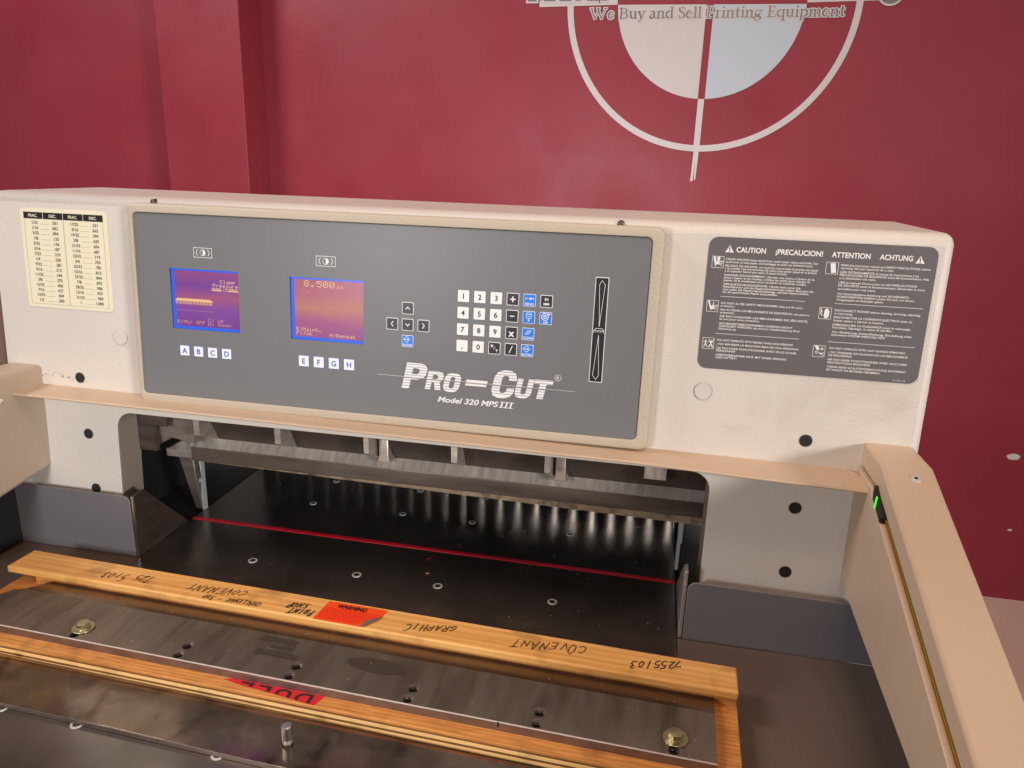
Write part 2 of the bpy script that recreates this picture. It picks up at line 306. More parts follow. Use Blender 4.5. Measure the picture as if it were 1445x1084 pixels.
# serif lettering made of pen strokes: (points, heavy)
T, H = 0, 1
SER = {
 'W': (1.35, [([(.0, 1), (.32, 0)], H), ([(.32, 0), (.62, 1)], T), ([(.5, 1), (.85, 0)], H), ([(.85, 0), (1.15, 1)], T), ([(-.12, 1), (.16, 1)], T), ([(.42, 1), (.70, 1)], T), ([(1.0, 1), (1.28, 1)], T)]),
 'e': (.56, [([(.06, .38), (.45, .42), (.44, .55), (.34, .66), (.24, .66)], T), ([(.24, .66), (.10, .52), (.04, .34), (.08, .14), (.20, .02)], H), ([(.20, .02), (.34, .0), (.47, .12)], T)]),
 'B': (.80, [([(.18, 0), (.18, 1)], H), ([(.02, 0), (.42, 0), (.60, .08), (.66, .25), (.60, .44), (.44, .53), (.18, .53)], T), ([(.44, .53), (.58, .62), (.60, .80), (.52, .94), (.38, 1), (.02, 1)], T), ([(.63, .14), (.64, .38)], H), ([(.57, .66), (.57, .88)], H)]),
 'u': (.68, [([(.14, .66), (.14, .16), (.26, .02)], H), ([(.26, .02), (.38, .03), (.50, .14)], T), ([(.50, .66), (.50, 0)], H), ([(.02, .66), (.14, .66)], T), ([(.40, .66), (.50, .66)], T), ([(.50, 0), (.62, .03)], T)]),
 'y': (.60, [([(.10, .66), (.32, .02)], H), ([(.52, .66), (.30, -.05), (.18, -.28), (.06, -.30)], T), ([(.0, .66), (.22, .66)], T), ([(.42, .66), (.60, .66)], T)]),
 'a': (.56, [([(.08, .52), (.18, .65), (.32, .64)], T), ([(.32, .64), (.38, .52), (.38, .05)], H), ([(.38, .38), (.16, .32), (.06, .18)], T), ([(.06, .20), (.10, .03), (.20, .0)], H), ([(.20, .0), (.38, .12)], T), ([(.38, .04), (.52, .04)], T)]),
 'n': (.70, [([(.16, .64), (.16, 0)], H), ([(.16, .50), (.30, .64), (.42, .64)], T), ([(.42, .64), (.52, .54), (.52, 0)], H), ([(.03, 0), (.28, 0)], T), ([(.40, 0), (.66, 0)], T), ([(.04, .62), (.16, .66)], T)]),
 'd': (.66, [([(.50, 1.02), (.50, .02)], H), ([(.50, .58), (.34, .66), (.22, .62)], T), ([(.22, .62), (.08, .48), (.07, .18), (.20, .03)], H), ([(.20, .03), (.36, .02), (.50, .12)], T), ([(.36, 1.0), (.50, 1.02)], T), ([(.50, .02), (.64, .04)], T)]),
 'S': (.60, [([(.50, .80), (.44, .96), (.28, 1.02), (.14, .92)], T), ([(.10, .92), (.08, .74), (.22, .60), (.40, .44), (.50, .28), (.46, .08)], H), ([(.46, .08), (.30, -.02), (.12, .04), (.06, .24)], T)]),
 'l': (.34, [([(.17, 1.02), (.17, 0)], H), ([(.03, 0), (.32, 0)], T), ([(.04, .98), (.17, 1.02)], T)]),
 'P': (.68, [([(.18, 0), (.18, 1)], H), ([(.02, 0), (.36, 0)], T), ([(.02, 1), (.40, 1), (.56, .90), (.60, .72), (.54, .54), (.38, .46), (.18, .46)], T), ([(.58, .60), (.58, .84)], H)]),
 'r': (.48, [([(.16, .64), (.16, 0)], H), ([(.03, 0), (.32, 0)], T), ([(.16, .48), (.28, .64), (.42, .62)], T), ([(.04, .62), (.16, .66)], T)]),
 'i': (.34, [([(.17, .64), (.17, 0)], H), ([(.03, 0), (.32, 0)], T), ([(.04, .62), (.17, .66)], T), ([(.15, .90), (.19, .94)], H)]),
 't': (.42, [([(.17, .88), (.17, .12), (.24, .02)], H), ([(.02, .64), (.36, .64)], T), ([(.24, .02), (.38, .06)], T)]),
 'g': (.62, [([(.24, .66), (.40, .60), (.44, .44), (.38, .30), (.24, .24), (.10, .30), (.06, .44), (.12, .60), (.24, .66)], T), ([(.36, .62), (.60, .66)], T), ([(.12, .26), (.08, .12), (.22, .06), (.44, .02), (.52, -.10)], H), ([(.52, -.10), (.44, -.26), (.22, -.32), (.06, -.24), (.04, -.10), (.14, .04)], T)]),
 'E': (.72, [([(.18, 0), (.18, 1)], H), ([(.02, 0), (.60, 0), (.66, .20)], T), ([(.02, 1), (.56, 1), (.60, .82)], T), ([(.18, .52), (.46, .52), (.46, .62)], T), ([(.46, .52), (.46, .42)], T)]),
 'q': (.66, [([(.50, .66), (.50, -.32)], H), ([(.50, .56), (.34, .66), (.22, .62)], T), ([(.22, .62), (.08, .48), (.07, .18), (.20, .03)], H), ([(.20, .03), (.36, .02), (.50, .12)], T), ([(.36, -.32), (.64, -.32)], T)]),
 'p': (.66, [([(.16, .66), (.16, -.32)], H), ([(.16, .52), (.30, .66), (.42, .64)], T), ([(.42, .64), (.56, .50), (.56, .18), (.44, .02)], H), ([(.44, .02), (.28, .0), (.16, .10)], T), ([(.02, -.32), (.32, -.32)], T), ([(.04, .63), (.16, .66)], T)]),
 'm': (1.02, [([(.16, .64), (.16, 0)], H), ([(.16, .50), (.28, .64), (.38, .64)], T), ([(.38, .64), (.49, .54), (.49, 0)], H), ([(.49, .50), (.62, .64), (.72, .64)], T), ([(.72, .64), (.82, .54), (.82, 0)], H), ([(.03, 0), (.29, 0)], T), ([(.38, 0), (.60, 0)], T), ([(.72, 0), (.96, 0)], T), ([(.04, .62), (.16, .66)], T)]),
 ' ': (.34, [])}
phrase = 'We Buy and Sell Printing Equipment'
tw = sum(SER[c][0] for c in phrase)
ln = MB(); x = 0
for ch in phrase:
    for pts, hv in SER[ch][1]:
        def q(p): return (.457 + (x + p[0]) / tw * .812, 1.0855 + (x + p[0]) / tw * .0075 + p[1] * .0315)
        P = [q(p) for p in pts]; t = .0050 if hv else .0021
        ln.poly(P, t + .0068, .0010, DECALW, dz=4e-5); ln.poly(P, t, .0016, DECALG, dz=4e-5)
    x += SER[ch][0]
ln.build('slogan_lettering', dec, WM_); ln = MB()
# the feet of the big lettering that leaves the top of the picture
for x0, x1 in ((.237, .268), (.292, .333), (.345, .388), (.400, .418), (.440, .478), (.486, .508)):
    z0 = 1.1400 + (x0 - .237) * .004
    ln.flat([(x0 - .006, z0 - .006), (x1 + .006, z0 - .006), (x1 + .006, z0 + .03), (x0 - .006, z0 + .03)], .0018, DECALW)
    ln.flat([(x0, z0), (x1, z0), (x1, z0 + .03), (x0, z0 + .03)], .0023, GREYINK)
ln.ring((1.397, 1.162), .041, .017, .0018, DECALW, 40, 190, 350); ln.ring((1.397, 1.162), .035, .024, .0026, GREYINK, 40, 190, 350)
ln.build('name_lettering', dec, WM_)['kind'] = 'stuff'
# ================================================================== PAPER CUTTER
pc = root('paper_cutter', (.4065, .2, -.9), 'cream guillotine paper cutter with grey control panel, two lit screens and a polished steel table', 'paper cutter')
# --- head cover with the arched throat opening
def head():
    U0, U1, V1 = -.2178, 1.0815, .541
    op0, op1, opv = -.0353, .8365, .2228; r = .024
    arch = [(op0, -.06)]
    arch += [(op0 + r - r * math.cos(R(a)), opv - r + r * math.sin(R(a))) for a in range(0, 91, 15)]
    arch += [(op1 - r + r * math.sin(R(a)), opv - r + r * math.cos(R(a))) for a in range(0, 91, 15)]
    arch += [(op1, -.06)]
    poly = [(U0, -.06)] + arch + [(U1, -.06), (U1, V1), (U0, V1)]
    n = len(poly); deep = [.21] + [.048] * len(arch) + [.21] * 3
    vs = [(u, v, 0) for u, v in poly] + [(u, v + sa * d, -ca * d) for (u, v), d in zip(poly, deep)]
    fs = [tuple(range(n))]; 
    me = bpy.data.meshes.new('head_cover')
    side = [(i, n + i, n + (i + 1) % n, (i + 1) % n) for i in range(n) if i not in (0, len(arch))]
    me.from_pydata(vs, [], fs + side); me.materials.append(CREAM); me.materials.append(CAST); me.materials.append(TAN)
    sd = [i for i in range(n) if i not in (0, len(arch))]
    for p, i in zip(list(me.polygons)[1:], sd):
        if 1 <= i < len(arch): p.material_index = 1
    bm = bmesh.new(); bm.from_mesh(me); bmesh.ops.recalc_face_normals(bm, faces=bm.faces); 
    if bm.faces[:][0].normal.z < 0: bmesh.ops.reverse_faces(bm, faces=bm.faces)
    bm.to_mesh(me); bm.free()
    at = me.attributes.new('bevel_weight_edge', 'FLOAT', 'EDGE')
    for e in me.edges:
        a, c = (me.vertices[i].co for i in e.vertices)
        fr = abs(a.z) < 1e-6 and abs(c.z) < 1e-6
        if fr and abs(a.y - V1) < 1e-4 and abs(c.y - V1) < 1e-4: at.data[e.index].value = 1
        elif fr and abs(a.x - c.x) < 1e-4 and abs(a.x - U1) < 1e-4: at.data[e.index].value = .7
        elif fr and a.x > op0 - .001 and a.x < op1 + .001 and c.x > op0 - .001 and c.x < op1 + .001: at.data[e.index].value = .12
        elif (not fr) and abs(a.x - c.x) < 1e-4 and min(a.y, c.y) > .5 and abs(a.z - c.z) > .1: at.data[e.index].value = .8
    o = bpy.data.objects.new('head_cover', me); COL.objects.link(o); o.matrix_world = FACE
    md = o.modifiers.new('bevel', 'BEVEL'); md.width = .016; md.segments = 5; md.limit_method = 'WEIGHT'
    for p in me.polygons: p.use_smooth = True
    me.set_sharp_from_angle(angle=R(60))
    attach(o, pc); return o
hc = head()
b = MB(); b.box((-.60, .03, .05), (-.219, .19, .505), BROWN); b.build('end_cover', pc, bevel=.003)
# plugs and caps on the face
for u, v in ((-.0931, .2716), (-.0868, .1842), (-.0814, .0961), (.947, .2793), (.9455, .1887), (.9441, .0991)):
    b = MB(); b.cyl((u, v), .0076, -.004, .0006, RUBBER, 28); b.ring((u, v), .0083, .0076, .0003, CAST, 28); b.build('hole_plug', hc, FACE, smooth=True)
for u, v in ((-.019, .3387), (.8159, .3318)):
    b = MB(); b.cyl((u, v), .0112, -.002, .0016, CAP, 36, r2=.0106); b.ring((u, v), .0118, .0112, .0004, BEZEL, 36); b.build('button_cap', hc, FACE, smooth=True)
for u in (.0475, .6965):
    b = MB(); b.cyl((u, .5345), .0052, -.012, -.0008, RUBBER, 20, r2=.0042); b.cyl((u, .5345), .0035, -.0008, .0002, STEELD, 16, r2=.002); b.build('top_screw', hc, FACE, smooth=True)
# scuffs left of the plug
b = MB()
for k in range(26):
    u = random.uniform(-.162, -.10); v = random.choice((.2735, .2775, .269)) + random.uniform(-.002, .002); s = random.uniform(.0003, .0009)
    b.flat([(u - s * random.uniform(1, 3), v - s), (u + s, v - s * .6), (u + s * random.uniform(1, 3), v + s * .7), (u - s * .5, v + s * .8)], .0003 + k * 1e-5, BROWN)
b.build('scuff_marks', hc, FACE)['kind'] = 'stuff'
# --- control panel
bz = MB(); o0 = rr(.0205, .7515, .2510, .5330, .011); o1 = rr(.0215, .7505, .2520, .5320, .010)
i0 = rr(.0285, .7375, .2638, .5205, .007); W1 = .020
n = len(o0)
vs = [(a, c, .0025) for a, c in o0] + [(a, c, W1 - .0035) for a, c in o0] + [(a, c, W1 - .001) for a, c in rr(.0218, .7502, .2523, .5317, .0105)] + [(a, c, W1) for a, c in rr(.0240, .7480, .2545, .5295, .009)] + [(a, c, W1) for a, c in rr(.0275, .7385, .2628, .5215, .0075)] + [(a, c, W1 - .0012) for a, c in i0] + [(a, c, W1 - .004) for a, c in i0]
fs = [(k * n + i, k * n + (i + 1) % n, (k + 1) * n + (i + 1) % n, (k + 1) * n + i) for k in range(6) for i in range(n)]
bz.add(vs, fs, BEZEL); cpn = bz.build('control_panel_housing', pc, FACE, smooth=True)
g = MB(); g.prism(rr(.0225, .7495, .2535, .5310, .010), -.001, .0030, RUBBER); g.build('gasket', cpn, FACE)
ZP = W1 - .0018
def sheet(name, loops, z, th, m, parent):
    cu = bpy.data.curves.new('t', 'CURVE'); cu.dimensions = '2D'; cu.fill_mode = 'BOTH'; cu.extrude = th / 2
    for loop in loops:
        sp = cu.splines.new('POLY'); sp.points.add(len(loop) - 1); sp.use_cyclic_u = True
        for pt, (x, y) in zip(sp.points, loop): pt.co = (x, y, 0, 1)
    o = bpy.data.objects.new('t', cu); me = bpy.data.meshes.new_from_object(o); bpy.data.objects.remove(o)
    me.transform(Matrix.Translation((0, 0, z - th / 2))); me.materials.clear(); me.materials.append(m); me.name = name
    o = bpy.data.objects.new(name, me); COL.objects.link(o); o.matrix_world = FACE; attach(o, parent); return o
SC1, SC2 = (.0805, .1846, .3622, .4470), (.2605, .3660, .3602, .4456)
rect = lambda q: [(q[0], q[2]), (q[1], q[2]), (q[1], q[3]), (q[0], q[3])]
panel = sheet('control_panel', [rr(.0292, .7368, .2645, .5198, .0065), rect(SC1), rect(SC2)], ZP, .0022, PANEL, pc)
Z1 = ZP + .0003
def key(u, v, s, kind, draw):
    b = MB(); h = s / 2
    face, ink, edge = {'w': (KEYWHITE, BLACKINK, GREYINK), 'k': (KEYBLACK, WHITEINK, KEYWHITE), 'b': (KEYBLUE, WHITEINK, KEYWHITE), 's': (KEYWHITE, BLUEINK, KEYBLUE)}[kind]
    b.prism(rr(u - h, u + h, v - h, v + h, s * .07, 3), ZP - .0005, ZP + .0003, edge)
    t = {'w': .0005, 'k': .0008, 'b': .0006, 's': .0004}[kind]
    b.flat(rr(u - h + t, u + h - t, v - h + t, v + h - t, s * .05, 3), ZP + .0005, face)
    draw(b, u, v, ZP + .0007, ink, s); b.build('key', panel, FACE)
def ch(c, sz=.0095, bold=.018):
    def d(b, u, v, z, ink, s): text(b, c, u, v - sz * .36, sz, z, ink, align='c', bold=bold)
    return d
def sym(pl, t=.0011):
    def d(b, u, v, z, ink, s):
        for q in pl: b.poly([(u + a * s, v + c * s) for a, c in q], t, z, ink)
    return d
def enter(b, u, v, z, ink, s):
    b.poly([(u - .30 * s, v + .20 * s), (u - .05 * s, v + .40 * s), (u + .22 * s, v + .14 * s), (u - .05 * s, v - .12 * s), (u - .28 * s, v + .06 * s)], .0006, z, ink)
    b.line((u - .36 * s, v + .14 * s), (u + .02 * s, v + .14 * s), .0008, z + 1e-4, ink); b.flat([(u - .02 * s, v + .22 * s), (u - .02 * s, v + .06 * s), (u + .12 * s, v + .14 * s)], z + 2e-4, ink)
    text(b, 'ENTER', u, v - .42 * s, .0042, z, ink, align='c', bold=.02, width=s * .84)
def send(b, u, v, z, ink, s):
    b.line((u - .30 * s, v + .14 * s), (u + .30 * s, v + .14 * s), .0006, z, ink); b.line((u - .30 * s, v + .04 * s), (u - .30 * s, v + .24 * s), .0006, z + 1e-4, ink); b.line((u + .31 * s, v + .04 * s), (u + .31 * s, v + .24 * s), .0006, z + 1e-4, ink)
    b.flat([(u + .04 * s, v + .25 * s), (u + .04 * s, v + .03 * s), (u + .26 * s, v + .14 * s)], z + 2e-4, ink)
    text(b, 'SEND', u, v - .40 * s, .0044, z, ink, align='c', bold=.02, width=s * .72)
def clear(b, u, v, z, ink, s):
    for k in (-.13, 0, .13): b.line((u + (k - .14) * s, v - .04 * s), (u + (k + .14) * s, v + .32 * s), .0006, z, ink)
    text(b, 'CLEAR', u, v - .40 * s, .0044, z, ink, align='c', bold=.02, width=s * .86)
def clampk(b, u, v, z, ink, s):
    b.poly([(u - .22 * s, v + .22 * s), (u - .16 * s, v + .36 * s), (u + .16 * s, v + .36 * s), (u + .22 * s, v + .22 * s), (u - .22 * s, v + .22 * s)], .0006, z, ink)
    b.poly([(u - .18 * s, v + .20 * s), (u - .18 * s, v - .08 * s), (u + .18 * s, v - .08 * s), (u + .18 * s, v + .20 * s)], .0006, z, ink)
    b.poly([(u - .10 * s, v + .06 * s), (u + .10 * s, v + .06 * s)], .0005, z + 1e-4, ink)
    b.line((u, v - .08 * s), (u, v - .22 * s), .0008, z + 1e-4, ink); b.flat([(u - .08 * s, v - .20 * s), (u, v - .36 * s), (u + .08 * s, v - .20 * s)], z + 2e-4, ink)
def air(b, u, v, z, ink, s):
    b.ring((u - .05 * s, v + .12 * s), .30 * s, .24 * s, z, ink, 30); b.ring((u - .05 * s, v + .12 * s), .15 * s, .10 * s, z, ink, 24); b.cyl((u - .05 * s, v + .12 * s), .05 * s, z - 1e-4, z, ink, 10)
    b.flat([(u + .12 * s, v + .40 * s), (u + .12 * s, v + .32 * s), (u + .36 * s, v + .30 * s), (u + .36 * s, v + .40 * s)], z + 1e-4, ink)
    text(b, 'AIR', u, v - .42 * s, .0042, z, ink, align='c', bold=.02, width=s * .44)
def inmm(b, u, v, z, ink, s):
    text(b, 'IN', u, v + .06 * s, .0048, z, ink, align='c', bold=.03); text(b, 'MM', u, v - .32 * s, .0048, z, ink, align='c', bold=.03)
def xy(b, u, v, z, ink, s):
    text(b, 'x', u - .20 * s, v + .10 * s, .0062, z, ink, align='c', bold=.04); b.line((u - .08 * s, v - .10 * s), (u + .06 * s, v + .14 * s), .0006, z, ink); text(b, 'Y', u + .20 * s, v - .30 * s, .0052, z, ink, align='c', bold=.03)
U = [.5030 + .0217 * k for k in range(6)]; V = [.4346 - .02172 * k for k in range(4)]; S = .0160
rows = [[('w', ch('1')), ('w', ch('2')), ('w', ch('3')), ('k', sym([[(-.2, 0), (.2, 0)], [(0, -.2), (0, .2)]], .0016)), ('b', send), ('k', inmm)],
        [('w', ch('4')), ('w', ch('5')), ('w', ch('6')), ('k', sym([[(-.16, 0), (.16, 0)]], .0014)), ('b', clampk), ('b', air)],
        [('w', ch('7')), ('w', ch('8')), ('w', ch('9')), ('k', ch('x', .0125, .03)), ('b', clear)],
        [('w', ch('.', .011, .02)), ('w', ch('0')), ('k', xy), ('k', sym([[(-.12, -.28), (.12, .28)]], .0011)), ('b', enter)]]
for j, row in enumerate(rows):
    for i, (k, d) in enumerate(row): key(U[i], V[j], S, k, d)
ar = .16
for u, v, pts in ((.428, .4137, [(-ar, -.08), (0, .1), (ar, -.08)]), (.4065, .3917, [(.08, .2), (-.08, 0), (.08, -.2)]), (.428, .3917, [(-ar, .08), (0, -.1), (ar, .08)]), (.4498, .3917, [(-.08, .2), (.08, 0), (-.08, -.2)])):
    key(u, v, .0160, 'k', sym([pts], .0012))
key(.428, .3698, .0160, 'b', enter)
for k, c in enumerate('ABCD'): key(.0979 + .02167 * k, .3314, .0148, 's', ch(c, .0105, .02))
for k, c in enumerate('EFGH'): key(.2792 + .02205 * k, .3309, .0155, 's', ch(c, .0105, .02))
# contrast adjusters
for u, v in ((.1331, .4700), (.3132, .4685)):
    b = MB(); b.frame(u - .0140, u + .0140, v - .0068, v + .0068, .0007, Z1, WHITEINK)
    b.ring((u, v), .0044, .0038, Z1 + .0001, WHITEINK, 24); b.ring((u, v), .0040, .0001, Z1 + .0001, WHITEINK, 20, -90, 90)
    b.poly([(u - .0078, v + .0042), (u - .0100, v), (u - .0078, v - .0042)], .0009, Z1, WHITEINK); b.poly([(u + .0078, v + .0042), (u + .0100, v), (u + .0078, v - .0042)], .0009, Z1, WHITEINK)
    b.build('contrast_key', panel, FACE)
# slider strip with long arrows
b = MB(); b.prism(rr(.6715, .6885, .3355, .4693, .0006, 2), ZP - .0004, ZP + .0003, KEYWHITE); b.flat(rr(.6724, .6876, .3364, .4684, .0004, 2), ZP + .0005, KEYBLACK)
zc = ZP + .0007; c = .6800
b.poly([(c, .4075), (c - .0030, .4600), (c, .4652), (c + .0040, .4600), (c, .4075)], .0005, zc, GREYINK if 0 else KEYWHITE)
b.poly([(c, .3965), (c - .0040, .3445), (c, .3392), (c + .0035, .3445), (c, .3965)], .0005, zc, KEYWHITE)
b.poly([(c - .0062, .3995), (c - .0062, .4025), (c - .0038, .4050), (c + .0038, .4050), (c + .0062, .4025), (c + .0062, .3995)], .0006, zc, KEYWHITE); b.line((c - .006, .4022), (c + .006, .4022), .0005, zc + 1e-4, KEYWHITE)
for k in range(5): b.line((c - .004 + .002 * k, .3997), (c - .004 + .002 * k, .4022), .0004, zc, KEYWHITE)
b.build('slider_strip', panel, FACE)
# screens
PF_ = {
'8': '.###.,#...#,#...#,.###.,#...#,#...#,.###.', '.': '.....,.....,.....,.....,.....,.##..,.##..', '5': '#####,#....,####.,....#,....#,#...#,.###.', '0': '.###.,#...#,#..##,#.#.#,##..#,#...#,.###.',
'i': '..#..,.....,.##..,..#..,..#..,..#..,.###.', 'n': '.....,.....,#.##.,##..#,#...#,#...#,#...#', '>': '#....,.#...,..#..,...#.,..#..,.#...,#....', '_': '.....,.....,.....,.....,.....,.....,#####',
'E': '#####,#....,#....,####.,#....,#....,#####', ')': '.#...,..#..,...#.,...#.,...#.,..#..,.#...', 'M': '#...#,##.##,#.#.#,#.#.#,#...#,#...#,#...#', 'a': '.....,.....,.###.,....#,.####,#...#,.####',
't': '.#...,.#...,###..,.#...,.#...,.#..#,..##.', 'F': '#####,#....,#....,####.,#....,#....,#....', 'J': '..###,...#.,...#.,...#.,...#.,#..#.,.##..', 'o': '.....,.....,.###.,#...#,#...#,#...#,.###.',
'b': '#....,#....,#.##.,##..#,#...#,#...#,####.', 'H': '#...#,#...#,#...#,#####,#...#,#...#,#...#', 'R': '####.,#...#,#...#,####.,#.#..,#..#.,#...#', 'e': '.....,.....,.###.,#...#,#####,#....,.###.',
'p': '.....,.....,####.,#...#,####.,#....,#....', 'C': '.###.,#...#,#....,#....,#....,#...#,.###.', 'l': '.##..,..#..,..#..,..#..,..#..,..#..,.###.', 'm': '.....,.....,##.#.,#.#.#,#.#.#,#.#.#,#.#.#',
'P': '####.,#...#,#...#,####.,#....,#....,#....', 'r': '.....,.....,#.##.,##..#,#....,#....,#....', 's': '.....,.....,.####,#....,.###.,....#,####.', 'u': '.....,.....,#...#,#...#,#...#,#..##,.##.#',
'1': '..#..,.##..,..#..,..#..,..#..,..#..,.###.', 'B': '####.,#...#,#...#,####.,#...#,#...#,####.', 'O': '.###.,#...#,#...#,#...#,#...#,#...#,.###.', 'U': '#...#,#...#,#...#,#...#,#...#,#...#,.###.',
'D': '####.,#...#,#...#,#...#,#...#,#...#,####.', 'w': '.....,.....,#...#,#...#,#.#.#,#.#.#,.#.#.', ' ': '.....,.....,.....,.....,.....,.....,.....'}
def lcdtext(b, s, x, y, w, h, z, m):
    """dot matrix print, w and h of the whole line"""
    dx = w / (len(s) * 6 - 1); dy = h / 7
    for i, c in enumerate(s):
        for j, row in enumerate(PF_[c].split(',')):
            k = 0
            while k < 5:
                if row[k] == '#':
                    e = k
                    while e < 5 and row[e] == '#': e += 1
                    x0 = x + (i * 6 + k) * dx; x1 = x + (i * 6 + e) * dx - dx * .08; y1 = y + h - j * dy
                    b.flat([(x0, y1 - dy * .92), (x1, y1 - dy * .92), (x1, y1), (x0, y1)], z, m); k = e
                else: k += 1
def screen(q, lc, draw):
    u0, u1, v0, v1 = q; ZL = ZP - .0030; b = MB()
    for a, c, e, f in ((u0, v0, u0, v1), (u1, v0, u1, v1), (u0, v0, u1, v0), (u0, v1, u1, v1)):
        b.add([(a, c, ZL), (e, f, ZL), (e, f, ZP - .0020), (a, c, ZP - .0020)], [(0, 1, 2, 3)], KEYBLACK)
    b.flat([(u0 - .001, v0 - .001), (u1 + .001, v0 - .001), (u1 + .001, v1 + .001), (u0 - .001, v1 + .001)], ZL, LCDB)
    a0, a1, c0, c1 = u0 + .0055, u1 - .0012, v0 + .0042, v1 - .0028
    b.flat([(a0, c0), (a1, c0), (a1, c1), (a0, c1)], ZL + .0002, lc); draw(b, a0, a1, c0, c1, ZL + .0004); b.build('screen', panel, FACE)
def d1(b, a0, a1, c0, c1, z):
    w = a1 - a0; h = c1 - c0; X = lambda s: a0 + s * w; Y = lambda s: c0 + s * h
    lcdtext(b, 'Clamp', X(.71), Y(.805), w * .24, h * .062, z, LCDT); lcdtext(b, 'Pressure', X(.60), Y(.735), w * .39, h * .062, z, LCDT)
    for k in range(8):
        for q in (.590, .850): b.line((X(q + k * .018), Y(.682)), (X(q + k * .018), Y(.722)), .0008, z, LCDT)
    b.flat([(X(.58), Y(.668)), (X(.735), Y(.668)), (X(.735), Y(.686)), (X(.58), Y(.686))], z + 1e-4, LCDT); b.flat([(X(.835), Y(.668)), (X(.995), Y(.668)), (X(.995), Y(.686)), (X(.835), Y(.686))], z + 1e-4, LCDT)
    lcdtext(b, '15', X(.755), Y(.665), w * .075, h * .058, z + 2e-4, LCDT)
    b.flat([(X(.0), Y(.455)), (X(.585), Y(.455)), (X(.58), Y(.475)), (X(.545), Y(.50)), (X(.03), Y(.50)), (X(.0), Y(.475))], z, LCDT)
    for k in range(26): b.line((X(.006 + k * .0226), Y(.40)), (X(.006 + k * .0226), Y(.458)), .0008, z + 1e-4, LCDT)
    for k in range(13): b.line((X(.02 + k * .045), Y(.285)), (X(.045 + k * .045), Y(.285)), .0005, z, LCDF)
    lcdtext(b, 'B)Mtr OFF', X(.01), Y(.045), w * .44, h * .062, z, LCDF); lcdtext(b, 'C) Up', X(.50), Y(.105), w * .25, h * .055, z, LCDF); lcdtext(b, 'D) Down', X(.50), Y(.035), w * .36, h * .055, z, LCDF)
def d2(b, a0, a1, c0, c1, z):
    w = a1 - a0; h = c1 - c0; X = lambda s: a0 + s * w; Y = lambda s: c0 + s * h
    lcdtext(b, '8.500', X(.14), Y(.875), w * .45, h * .105, z, LCDT); lcdtext(b, 'in', X(.615), Y(.865), w * .095, h * .065, z, LCDT)
    lcdtext(b, '>_', X(.13), Y(.775), w * .085, h * .065, z, LCDF)
    lcdtext(b, 'E)Maint.', X(.02), Y(.100), w * .37, h * .062, z, LCDT); lcdtext(b, 'F)Job', X(.02), Y(.030), w * .23, h * .058, z, LCDT); lcdtext(b, 'H)Repeat', X(.51), Y(.025), w * .38, h * .062, z, LCDT)
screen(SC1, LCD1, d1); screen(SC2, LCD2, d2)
# logo lettering
def lx(px): return (560 + px / 5.352)
b = MB()
# measured letter boxes (left, right, bottom, top) on the panel
SUP = [(1, .25), (1, .75), (.88, .93), (.65, 1), (.35, 1), (.12, .93), (0, .75), (0, .25), (.12, .07), (.35, 0), (.65, 0), (.88, .07)]
BIG = {'P': [[(0, 0), (.34, 0), (.34, .36), (.62, .36), (.86, .42), (1, .56), (1, .82), (.87, .95), (.66, 1), (0, 1)], [(.34, .57), (.56, .57), (.66, .62), (.66, .75), (.56, .80), (.34, .80)]],
 'R': [[(0, 0), (.34, 0), (.34, .38), (.50, .38), (.62, 0), (1, 0), (.84, .42), (.96, .52), (1, .62), (1, .82), (.87, .95), (.66, 1), (0, 1)], [(.34, .57), (.56, .57), (.66, .62), (.66, .75), (.56, .80), (.34, .80)]],
 'O': [SUP, [(.65, .27), (.65, .73), (.58, .80), (.42, .80), (.35, .73), (.35, .27), (.42, .20), (.58, .20)]],
 'C': [[(1, .64), (1, .76), (.88, .93), (.65, 1), (.35, 1), (.12, .93), (0, .75), (0, .25), (.12, .07), (.35, 0), (.65, 0), (.88, .07), (1, .22), (1, .38), (.66, .38), (.66, .26), (.58, .19), (.43, .19), (.36, .26), (.36, .74), (.43, .81), (.58, .81), (.66, .74), (.66, .64)]],
 'U': [[(0, 1), (.34, 1), (.34, .28), (.42, .20), (.58, .20), (.66, .28), (.66, 1), (1, 1), (1, .24), (.88, .07), (.65, 0), (.35, 0), (.12, .07), (0, .24)]],
 'T': [[(0, 1), (1, 1), (1, .78), (.68, .78), (.68, 0), (.32, 0), (.32, .78), (0, .78)]]}
def bigletter(mb, c, x0, wd, y0, y1, z, m):
    cu = bpy.data.curves.new('t', 'CURVE'); cu.dimensions = '2D'; cu.fill_mode = 'FRONT'
    for loop in BIG[c]:
        sp = cu.splines.new('POLY'); sp.points.add(len(loop) - 1); sp.use_cyclic_u = True
        for pt, (a, e) in zip(sp.points, loop): pt.co = (x0 + a * wd + e * (y1 - y0) * .21, y0 + e * (y1 - y0), 0, 1)
    o = bpy.data.objects.new('t', cu); me = bpy.data.meshes.new_from_object(o); bpy.data.objects.remove(o)
    mb.add([(v.co.x, v.co.y, z) for v in me.vertices], [tuple(p.vertices) for p in me.polygons], m)
for c_, x0, wd, y0, y1 in (('P', .4205, .0300, .3055, .3410), ('R', .4529, .0222, .3068, .3322), ('O', .4769, .0222, .3055, .3315), ('C', .5424, .0300, .3035, .3412), ('U', .5743, .0218, .3058, .3322), ('T', .5968, .0245, .3068, .3325)):
    bigletter(b, c_, x0, wd, y0, y1, Z1, WHITEINK)
b.flat([(.5085, .3165), (.5370, .3165), (.5392, .3245), (.5107, .3245)], Z1, WHITEINK)
